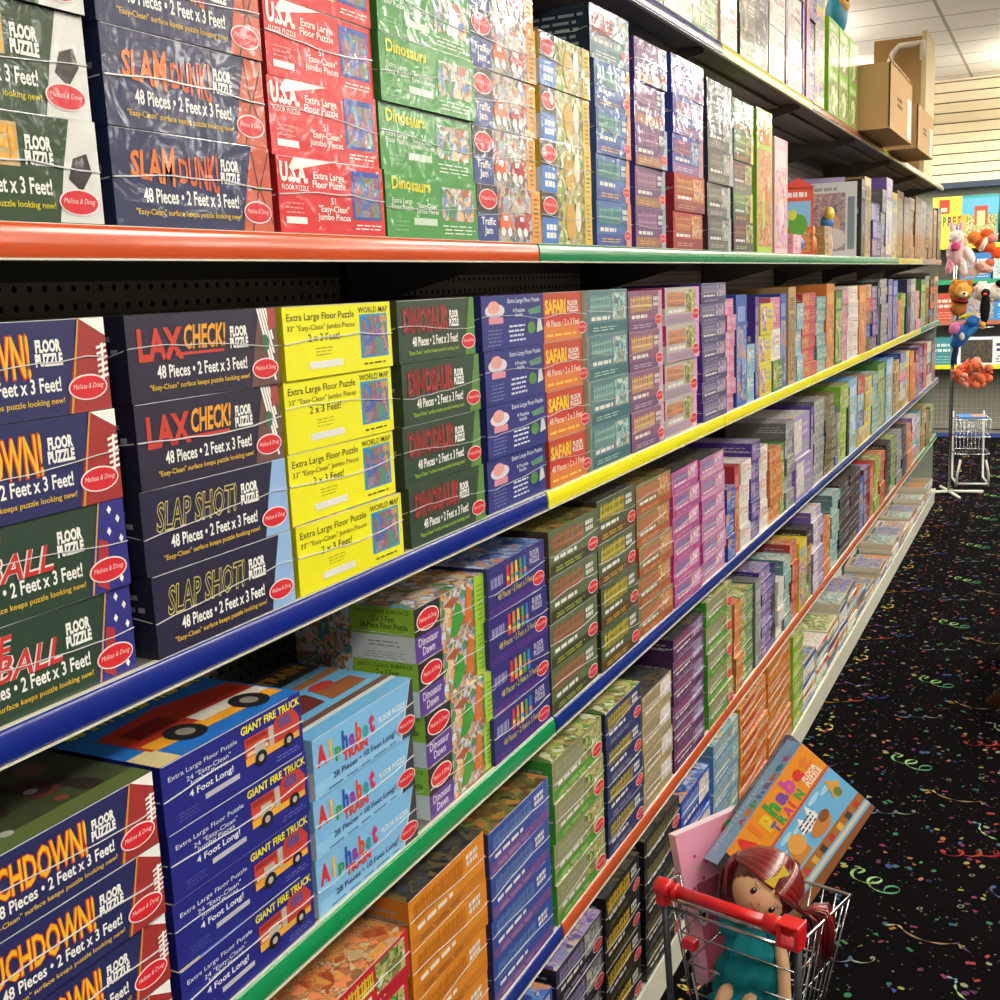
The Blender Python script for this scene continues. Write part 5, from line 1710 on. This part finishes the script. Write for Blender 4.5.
rim2 = [(-0.140, 0.012, 0.534), (0.140, 0.012, 0.534)]
mb.tube(rim2, 0.0038, steel, 8)
lv = [(0.47, 0.012), (0.40, 0.022), (0.33, 0.032)]
for z, q in lv:
    mb.tube([(-0.137 + q, 0.026 + q, z), (0.137 - q, 0.026 + q, z), (0.137 - q, 0.26 - q * 1.6, z), (-0.137 + q, 0.26 - q * 1.6, z)], 0.0022, steel, 6, closed=True)
bot = 0.28
for k in range(11):
    t = -0.136 + 0.272 * k / 10
    mb.tube([(t, 0.26, 0.53), (t * 0.75, 0.20, bot), (t * 0.75, 0.05, bot)], 0.0018, steel, 6)
    if k in (0, 10):
        mb.tube([(t, 0.022, 0.546), (t * 0.75, 0.05, bot)], 0.0018, steel, 6)
for k in range(8):
    v = 0.03 + 0.225 * k / 7
    for sx in (-1.28, 1):
        if sx < 0 and k < 2:
            continue
        mb.tube([(sx * 0.138, v, 0.546 - 0.06 * (v - 0.022)), (sx * 0.103, 0.05 + (v - 0.03) * 0.66, bot)], 0.0018, steel, 6)
mb.build('basket', ct)
mb = MB()
mb.tube([(-0.09, 0.02, 0.40), (-0.09, 0.05, 0.30), (0.09, 0.05, 0.30), (0.09, 0.02, 0.40)], 0.003, steel, 6)
mb.build('seat_wire', ct)
mb = MB(); mb.box((-0.107, 0.006, 0.455), (-0.078, 0.030, 0.476), red); mb.build('clip', ct, 0.003)
mb = MB()
for sx in (-1, 1):
    mb.tube([(sx * 0.130, 0.03, 0.06), (sx * 0.120, 0.28, 0.055)], 0.0072, dark, 10)
mb.tube([(-0.12, 0.28, 0.055), (0.12, 0.28, 0.055)], 0.0072, dark, 8)
mb.build('chassis', ct)
for sx in (-1, 1):
    for v in (0.04, 0.27):
        mb = MB(); mb.tube([(sx * 0.125 - 0.009, v, 0.027), (sx * 0.125 + 0.009, v, 0.027)], 0.027, red, 18); mb.tube([(sx * 0.125, v, 0.05), (sx * 0.125, v, 0.062)], 0.006, dark, 8); mb.build('wheel', ct)
tag(ct, 'child size shopping cart with red plastic handle and chrome wire basket', 'toy cart')

# the alphabet train box leaning in the cart
Rm = Matrix(((0.4236, -0.65, 0.6309), (0.6127, -0.3073, -0.7281), (0.6672, 0.695, 0.2681)))
TW, TD, TT = 0.31, 0.216, 0.065
mb = MB()
brown = card('7A4A2A')
mb.box((0, -TD, -TT), (TW, 0, 0), card('3A3A40'), [card('5A5468'), card('3A6AA0'), brown, card('7AB0DC'), card('6A4A30'), card('6FB8E0')])
F = Face(mb, (0, -TD, 0), (TW, 0, 0), (0, TD, 0), (0, 0, 1))
F.rect(0.10, 0.66, 1, 1, card('E8901C'), 1)
F.rect(0, 0.66, 0.10, 1, card('242428'), 1)
F.rect(0, 0.635, 1, 0.665, card('C8502C'), 2)
for i, ch in enumerate('Alphabet'):
    a = 0.20 + i * 0.095
    hgt = {'A': (0.79, 0.97), 'l': (0.79, 0.97), 'h': (0.79, 0.97), 'b': (0.79, 0.97), 't': (0.79, 0.95), 'p': (0.74, 0.91)}.get(ch, (0.79, 0.91))
    x0, x1 = a, a + 0.082
    if ch == 'l':
        x0, x1 = a + 0.02, a + 0.06
    if ch == 'A':
        x0 -= 0.05
    F.text(ch, x0, hgt[0], x1, hgt[1], card(['D8302A', 'E87820', 'E0C020', '3A9A3C', '7A4AA0', 'C84A9A', 'D8302A', 'E07820'][i]), 4, 0.06)
for i, ch in enumerate('TRAIN'):
    F.text(ch, 0.42 + i * 0.068, 0.675, 0.42 + i * 0.068 + (0.055 if ch != 'I' else 0.02), 0.78, card(['4A58B0', '3A9A48', 'C83A90', 'D8402A', '3A9A48'][i]), 4, 0.05)
F.text('FLOOR\nPUZZLE', 0.80, 0.68, 0.95, 0.80, card('F4ECE0'), 4, 0.03)
F.logo(0.12, 0.80, 0.085, 5, 0.15)
F.rect(0, 0, 1, 0.635, card('6AB0DC'), 1)
for i in range(8):
    F.oval(0.10 + 0.11 * i, 0.58 - 0.04 * (i % 3), 0.06, 0.025, card('A8D4EC'), 2)
F.poly([(0, 0.30), (1, 0.24), (1, 0.14), (0, 0.20)], card('A8682C'), 2)
F.poly([(0, 0.12), (1, 0.06), (1, 0.0), (0, 0.0)], card('8A5226'), 2)
F.poly([(0, 0.18), (1, 0.12), (1, 0.085), (0, 0.14)], card('D0C8A8'), 3)
for i in range(10):
    F.rect(0.05 + 0.095 * i, 0.20 - 0.006 * i, 0.095 + 0.095 * i, 0.27 - 0.006 * i, card(['C03A2A', 'E0A838', '3A3A30'][i % 3]), 4)
F.poly([(0.18, 0.30), (0.50, 0.30), (0.50, 0.50), (0.40, 0.52), (0.36, 0.44), (0.18, 0.46)], card('C8843A'), 4)
F.oval(0.30, 0.36, 0.07, 0.08, card('7A4420'), 5)
F.oval(0.45, 0.46, 0.07, 0.10, card('E0A04A'), 5)
F.poly([(0.52, 0.46), (0.58, 0.60), (0.62, 0.50), (0.68, 0.62), (0.70, 0.46), (0.60, 0.40)], card('F0F0F0'), 4)
F.lines(0.53, 0.44, 0.69, 0.56, 3, card('26262A'), 6, 5, 0.4)
F.oval(0.66, 0.36, 0.10, 0.075, card('C8803A'), 5)
F.oval(0.72, 0.40, 0.05, 0.05, card('8A5028'), 6)
F.poly([(0.86, 0.40), (0.92, 0.36), (0.97, 0.48), (0.90, 0.60)], card('D8A040'), 5)
F.oval(0.91, 0.42, 0.03, 0.05, card('6A7A3A'), 6)
F.rect(0.02, 0.46, 0.12, 0.60, card('2A2A38'), 4)
F2 = Face(mb, (0, 0, 0), (TW, 0, 0), (0, 0, -TT), (0, 1, 0))
F2.rect(0, 0, 1, 1, card('8CBCE4'), 1)
for i, ch in enumerate('Alphabet'):
    F2.text(ch, 0.30 + i * 0.075, 0.14, 0.365 + i * 0.075, 0.48, card(['D8404A', 'E08A30', '58A848', '4A70C0', '8A50A8', 'D85A3A', '3A9AA8', 'C84A80'][i]), 3, 0.04)
F2.text('28 Pieces \u2022 10 Feet Long!', 0.08, 0.60, 0.66, 0.84, card('E0ECF8'), 3, 0.01)
tb = mb.build('floor_puzzle_box')
tb.matrix_world = Matrix.Translation((-0.5857, 2.1066, 0.5885)) @ Rm.to_4x4()
tag(tb, 'orange and blue alphabet train box leaning out of the toy shopping cart', 'puzzle box')
mb = MB()
mb.box((0.12, -0.20, -TT - 0.028), (0.325, -0.003, -TT - 0.001), card('5A5C6C'))
F = Face(mb, (0.12, -0.003, -TT - 0.001), (0.205, 0, 0), (0, 0, -0.027), (0, 1, 0))
F.lines(0.3, 0.1, 0.95, 0.9, 4, card('A8AABC'), 5, 1, 0.45); F.rect(0.3, 0.0, 0.95, 0.2, card('D87A90'), 2)
o = mb.build('board_game_box'); o.matrix_world = tb.matrix_world.copy()
tag(o, 'grey box with pink stripe tucked behind the alphabet train box in the cart', 'game box')

# pink carrying case standing in the cart
pk = empty('pink_carrying_case', (0, 0, 0))
tl = Vector((-0.6817, 2.13, 0.6228)); tr_ = Vector((-0.5577, 2.33, 0.6353)); bl = Vector((-0.632, 2.09, 0.29))
ux = (tr_ - tl).normalized(); uz = (tl - bl); uz = (uz - ux * uz.dot(ux)).normalized(); un = uz.cross(ux).normalized()
if un.dot(Vector((0.4, -0.9, 0))) < 0:
    un = -un
Mx = Matrix((ux, -un, uz)).transposed()
pk.matrix_world = Matrix.Translation(tl) @ Mx.to_4x4()
mb = MB()
wC, hC, tC = 0.20, 0.325, 0.022
pink = card('E89AB4')
mb.box((0, 0, -hC), (wC, tC, 0), pink, [card('E8B8C8'), card('C87090'), pink, card('D88AA4'), pink, card('F0D8E0')])
F = Face(mb, (0, 0, -hC), (wC, 0, 0), (0, 0, hC), (0, -1, 0))
F.poly([(0.10, 0.0), (1.0, 0.0), (1.0, 0.64), (0.16, 0.64)], card('B04A64'), 1)
F.oval(0.72, 0.90, 0.11, 0.055, card('D8304A'), 2); F.poly([(0.64, 0.93), (0.72, 0.91), (0.80, 0.94), (0.72, 0.965)], card('4A9A3A'), 3)
for a, b in ((0.2, 0.82), (0.34, 0.76), (0.12, 0.62), (0.27, 0.66), (0.15, 0.45), (0.26, 0.30)):
    F.oval(a, b, 0.022, 0.012, card('C83A5A'), 3)
for a, b in ((0.22, 0.74), (0.16, 0.54), (0.25, 0.50)):
    F.oval(a, b, 0.03, 0.016, card('B8B88A'), 3)
mb.build('case_body', pk)
mb = MB()
F = Face(mb, (0, 0, -hC), (wC, 0, 0), (0, 0, hC), (0, -1, 0))
F.oval(0.17, 0.47, 0.075, 0.11, flat('E8D8DC', 0.4), 4); F.oval(0.17, 0.47, 0.045, 0.08, flat('1A1418', 0.8), 6)
mb.build('handle_slot', pk)
tag(pk, 'pink carrying case printed with strawberries standing in the toy cart', 'toy case')

# ------------------------------------------------------------------ rag doll in the cart
dl = empty('rag_doll', (-0.49, 2.05, 0.36))
O = Vector((0.49, -2.05, -0.36))
skin = flat('E0B48A', 0.85, 0, 0.2)
hc = Vector((-0.478, 2.048, 0.588))
upv = Vector((0.63, 0.44, 0.66)).normalized()
fn = Vector((0.20, -0.95, 0.10)); fn = (fn - upv * fn.dot(upv)).normalized()
sd_ = upv.cross(fn).normalized()       # towards the doll's own left
HM = Matrix((sd_, -fn, upv)).transposed()   # local x side, y back, z up


def hp(x, y, z):
    return hc + HM @ Vector((x, y, z)) + O


# body, head and limbs as one skinned surface
me = bpy.data.meshes.new('body')
neck = hc - upv * 0.030 + Vector((-0.014, 0.004, -0.045))
pts = [Vector((-0.500, 2.052, 0.375)), Vector((-0.498, 2.055, 0.44)), Vector((-0.495, 2.056, 0.500)), neck, hc - upv * 0.02, hc + upv * 0.026,
       Vector((-0.452, 2.05, 0.505)), Vector((-0.432, 2.02, 0.445)), Vector((-0.425, 1.998, 0.385)), Vector((-0.420, 1.985, 0.335)),
       Vector((-0.540, 2.05, 0.510)), Vector((-0.575, 2.035, 0.535)), Vector((-0.605, 2.018, 0.548)),
       Vector((-0.520, 2.035, 0.365)), Vector((-0.540, 1.998, 0.385)), Vector((-0.556, 1.978, 0.330)), Vector((-0.565, 1.975, 0.260)), Vector((-0.566, 1.955, 0.245)),
       Vector((-0.480, 2.03, 0.365)), Vector((-0.492, 1.995, 0.380)), Vector((-0.500, 1.975, 0.320)), Vector((-0.503, 1.975, 0.250)), Vector((-0.503, 1.955, 0.238))]
ed = [(0, 1), (1, 2), (2, 3), (3, 4), (4, 5), (2, 6), (6, 7), (7, 8), (8, 9), (2, 10), (10, 11), (11, 12), (0, 13), (13, 14), (14, 15), (15, 16), (16, 17), (0, 18), (18, 19), (19, 20), (20, 21), (21, 22)]
rad = [0.032, 0.034, 0.028, 0.016, 0.050, 0.044, 0.014, 0.013, 0.013, 0.012, 0.014, 0.013, 0.013, 0.018, 0.017, 0.015, 0.014, 0.015, 0.018, 0.017, 0.015, 0.014, 0.015]
me.from_pydata([p + O for p in pts], ed, [])
bo = bpy.data.objects.new('body', me); C.objects.link(bo); bo.parent = dl
me.materials.append(skin)
sk = bo.modifiers.new('skin', 'SKIN')
for v, r in zip(me.skin_vertices[0].data if me.skin_vertices else [], rad):
    v.radius = (r, r)
if not me.skin_vertices:
    me.attributes.new('skin', 'FLOAT', 'POINT')
ss = bo.modifiers.new('sub', 'SUBSURF'); ss.levels = 2; ss.render_levels = 2
bo.modifiers['skin'].use_smooth_shade = True
# rounded cloth head
mb = MB(); mb.ball(hp(0, 0, -0.003), (0.058, 0.055, 0.057), skin, 28, 18, HM); mb.build('head', dl)
mb = MB()
blk = flat('1C1A20', 0.3)
for sx in (-1, 1):
    mb = MB()
    p = hp(sx * 0.024, -0.0500, -0.012)
    mb.ball(p, (0.0055, 0.003, 0.0075), blk, 12, 8, HM)
    mb.ball(hp(sx * 0.024 - 0.0015, -0.0530, -0.009), (0.0016, 0.001, 0.002), flat('E8E8F0', 0.3), 6, 4, HM)
    for q in (-1, 0, 1):
        mb.tube([hp(sx * 0.024 + q * 0.004, -0.0515, -0.003), hp(sx * 0.024 + q * 0.007 + sx * 0.002, -0.0505, 0.003)], 0.0007, blk, 5)
    mb.build('eye', dl)
mb = MB(); mb.tube([hp(-0.011, -0.0485, -0.030), hp(-0.006, -0.0475, -0.034), hp(0, -0.047, -0.0355), hp(0.006, -0.0475, -0.034), hp(0.011, -0.0485, -0.030)], 0.0010, flat('B04A50', 0.6), 6)
mb.ball(hp(0, -0.0545, -0.021), (0.003, 0.002, 0.0025), flat('C88A70', 0.7), 8, 6, HM)
mb.build('mouth', dl)
# hair of thick glossy yarn
hairm = []
for hx_ in ('7A1612', '92201A', '5E1010'):
    m = flat(hx_, 0.30, 0, 0.6, 0.9)
    hairm.append(m)
mb = MB()
mb.ball(hp(0, 0.010, 0.010), (0.068, 0.062, 0.064), hairm[2], 26, 16, HM)
gat = {}
for sx in (-1, 1):
    g = (0.080, 0.0, 0.022) if sx > 0 else (-0.072, 0.020, 0.0); gat[sx] = g
    for k in range(30):
        # each strand runs from the parting over the skull to the bunch
        t = -0.35 + 1.95 * k / 29.0            # angle from front to back along the parting
        sy = -math.cos(t + 0.55) * 0.062; sz = math.sin(t + 0.55) * 0.068 + 0.004
        st_ = Vector((sx * 0.003, sy + 0.008, max(sz, 0.0) if k < 24 else sz))
        path = []
        for q in range(7):
            u_ = q / 6.0
            p = st_.lerp(Vector(g), u_)
            bul = math.sin(u_ * math.pi)
            n_ = Vector((p.x / 0.068, (p.y - 0.008) / 0.063, (p.z - 0.006) / 0.067))
            L_ = max(n_.length, 0.05)
            need = 1.06 / L_
            if need > 1 or u_ < 0.9:
                p2 = Vector((p.x * need, (p.y - 0.008) * need + 0.008, (p.z - 0.006) * need + 0.006))
                p = p.lerp(p2, 1.0 if u_ < 0.85 else 0.3)
            path.append(hp(*p))
        mb.tube(path, [0.0046, 0.005, 0.005, 0.005, 0.005, 0.0042, 0.003], hairm[k % 3], 7)
mb.build('hair', dl)
for sx in (-1, 1):
    mb = MB()
    g = gat[sx]
    G = hp(*g)
    out = Vector((0.90, 0.40, 0.22)) if sx > 0 else Vector((-0.30, 0.25, 0.0))
    for k in range(34):
        a = k * 2.399; q = 0.22 + 0.78 * ((k % 12) / 12.0)
        sp = (HM @ Vector((0, math.cos(a), math.sin(a)))) * q
        ln = (0.100 if sx > 0 else 0.06) + 0.02 * RG.random()
        path = [G, G + out * 0.018 + sp * 0.016, G + out * 0.036 + sp * 0.028 + Vector((0, 0, -0.012)), G + out * 0.046 + sp * 0.032 + Vector((0, 0, -0.042)), G + out * 0.046 + sp * 0.032 + Vector((0, 0, -ln))]
        mb.tube(path, [0.003, 0.0032, 0.0030, 0.0027, 0.0018], hairm[k % 3], 6)
    mb.build('ponytail', dl)
mb = MB()
yl = flat('E8D040', 0.6)
B0 = Vector((-0.016, -0.063, 0.040))
for sx in (-1, 1):
    b_ = [B0 + Vector((0.003, 0, 0)), B0 + Vector((0.012, 0.002 - sx * 0.002, sx * 0.020)), B0 + Vector((-0.010, 0.002 - sx * 0.002, sx * 0.024)), B0 + Vector((-0.003, 0, 0))]
    vv = [hp(*p) for p in b_]; v2 = [hp(*(p + Vector((0, -0.005, 0)))) for p in b_]
    mb.add(vv + v2, [(0, 1, 2, 3), (7, 6, 5, 4), (0, 4, 5, 1), (1, 5, 6, 2), (2, 6, 7, 3), (3, 7, 4, 0)], yl)
mb.ball(hp(*(B0 + Vector((0, 0.0, 0.004)))), (0.005, 0.005, 0.006), yl, 10, 8)
mb.build('bow', dl)
# ruffled dress in three tiers
mb = MB()
tealm = flat('128A92', 0.75, 0, 0.3)
ax0 = Vector((-0.495, 2.055, 0.522)); ax1 = Vector((-0.502, 2.035, 0.345))
N = 44
rings = []
prof = [(0.0, 0.026), (0.06, 0.040), (0.2, 0.047), (0.32, 0.056), (0.38, 0.060), (0.40, 0.050), (0.55, 0.062), (0.68, 0.069), (0.70, 0.058), (0.85, 0.070), (0.98, 0.080), (1.0, 0.074)]
for t, r in prof:
    c_ = ax0.lerp(ax1, t)
    amp = 0.0 if t < 0.1 else 0.006 * (0.4 + t)
    for k in range(N):
        a = 2 * math.pi * k / N
        rr_ = r + amp * math.sin(a * 9 + t * 7) + amp * 0.6 * math.sin(a * 5 + 2 + t * 13)
        rings.append(c_ + O + Vector((rr_ * math.cos(a), rr_ * 0.72 * math.sin(a), 0.007 * math.sin(a * 7 + t * 20) * t)))
fs = [(j * N + k, j * N + (k + 1) % N, (j + 1) * N + (k + 1) % N, (j + 1) * N + k) for j in range(len(prof) - 1) for k in range(N)]
mb.add(rings, fs, tealm, True)
mb.ball(Vector((-0.542, 2.045, 0.498)) + O, (0.026, 0.024, 0.028), tealm, 14, 10)
mb.ball(Vector((-0.450, 2.045, 0.500)) + O, (0.024, 0.024, 0.026), tealm, 14, 10)
o = mb.build('dress', dl)
for (a, b, n_) in ((15, 16, 0), (20, 21, 1)):
    mb = MB()
    for k in range(8):
        p0 = pts[a].lerp(pts[b], k / 8.0) + O; p1 = pts[a].lerp(pts[b], (k + 1) / 8.0) + O
        mb.tube([p0, p1], 0.0172, flat('D84A80' if k % 2 else 'F0C0C8', 0.85, 0, 0.2), 14)
    mb.build('sock', dl)
tag(dl, 'rag doll with dark red yarn hair and teal dress sitting in the toy cart', 'doll')
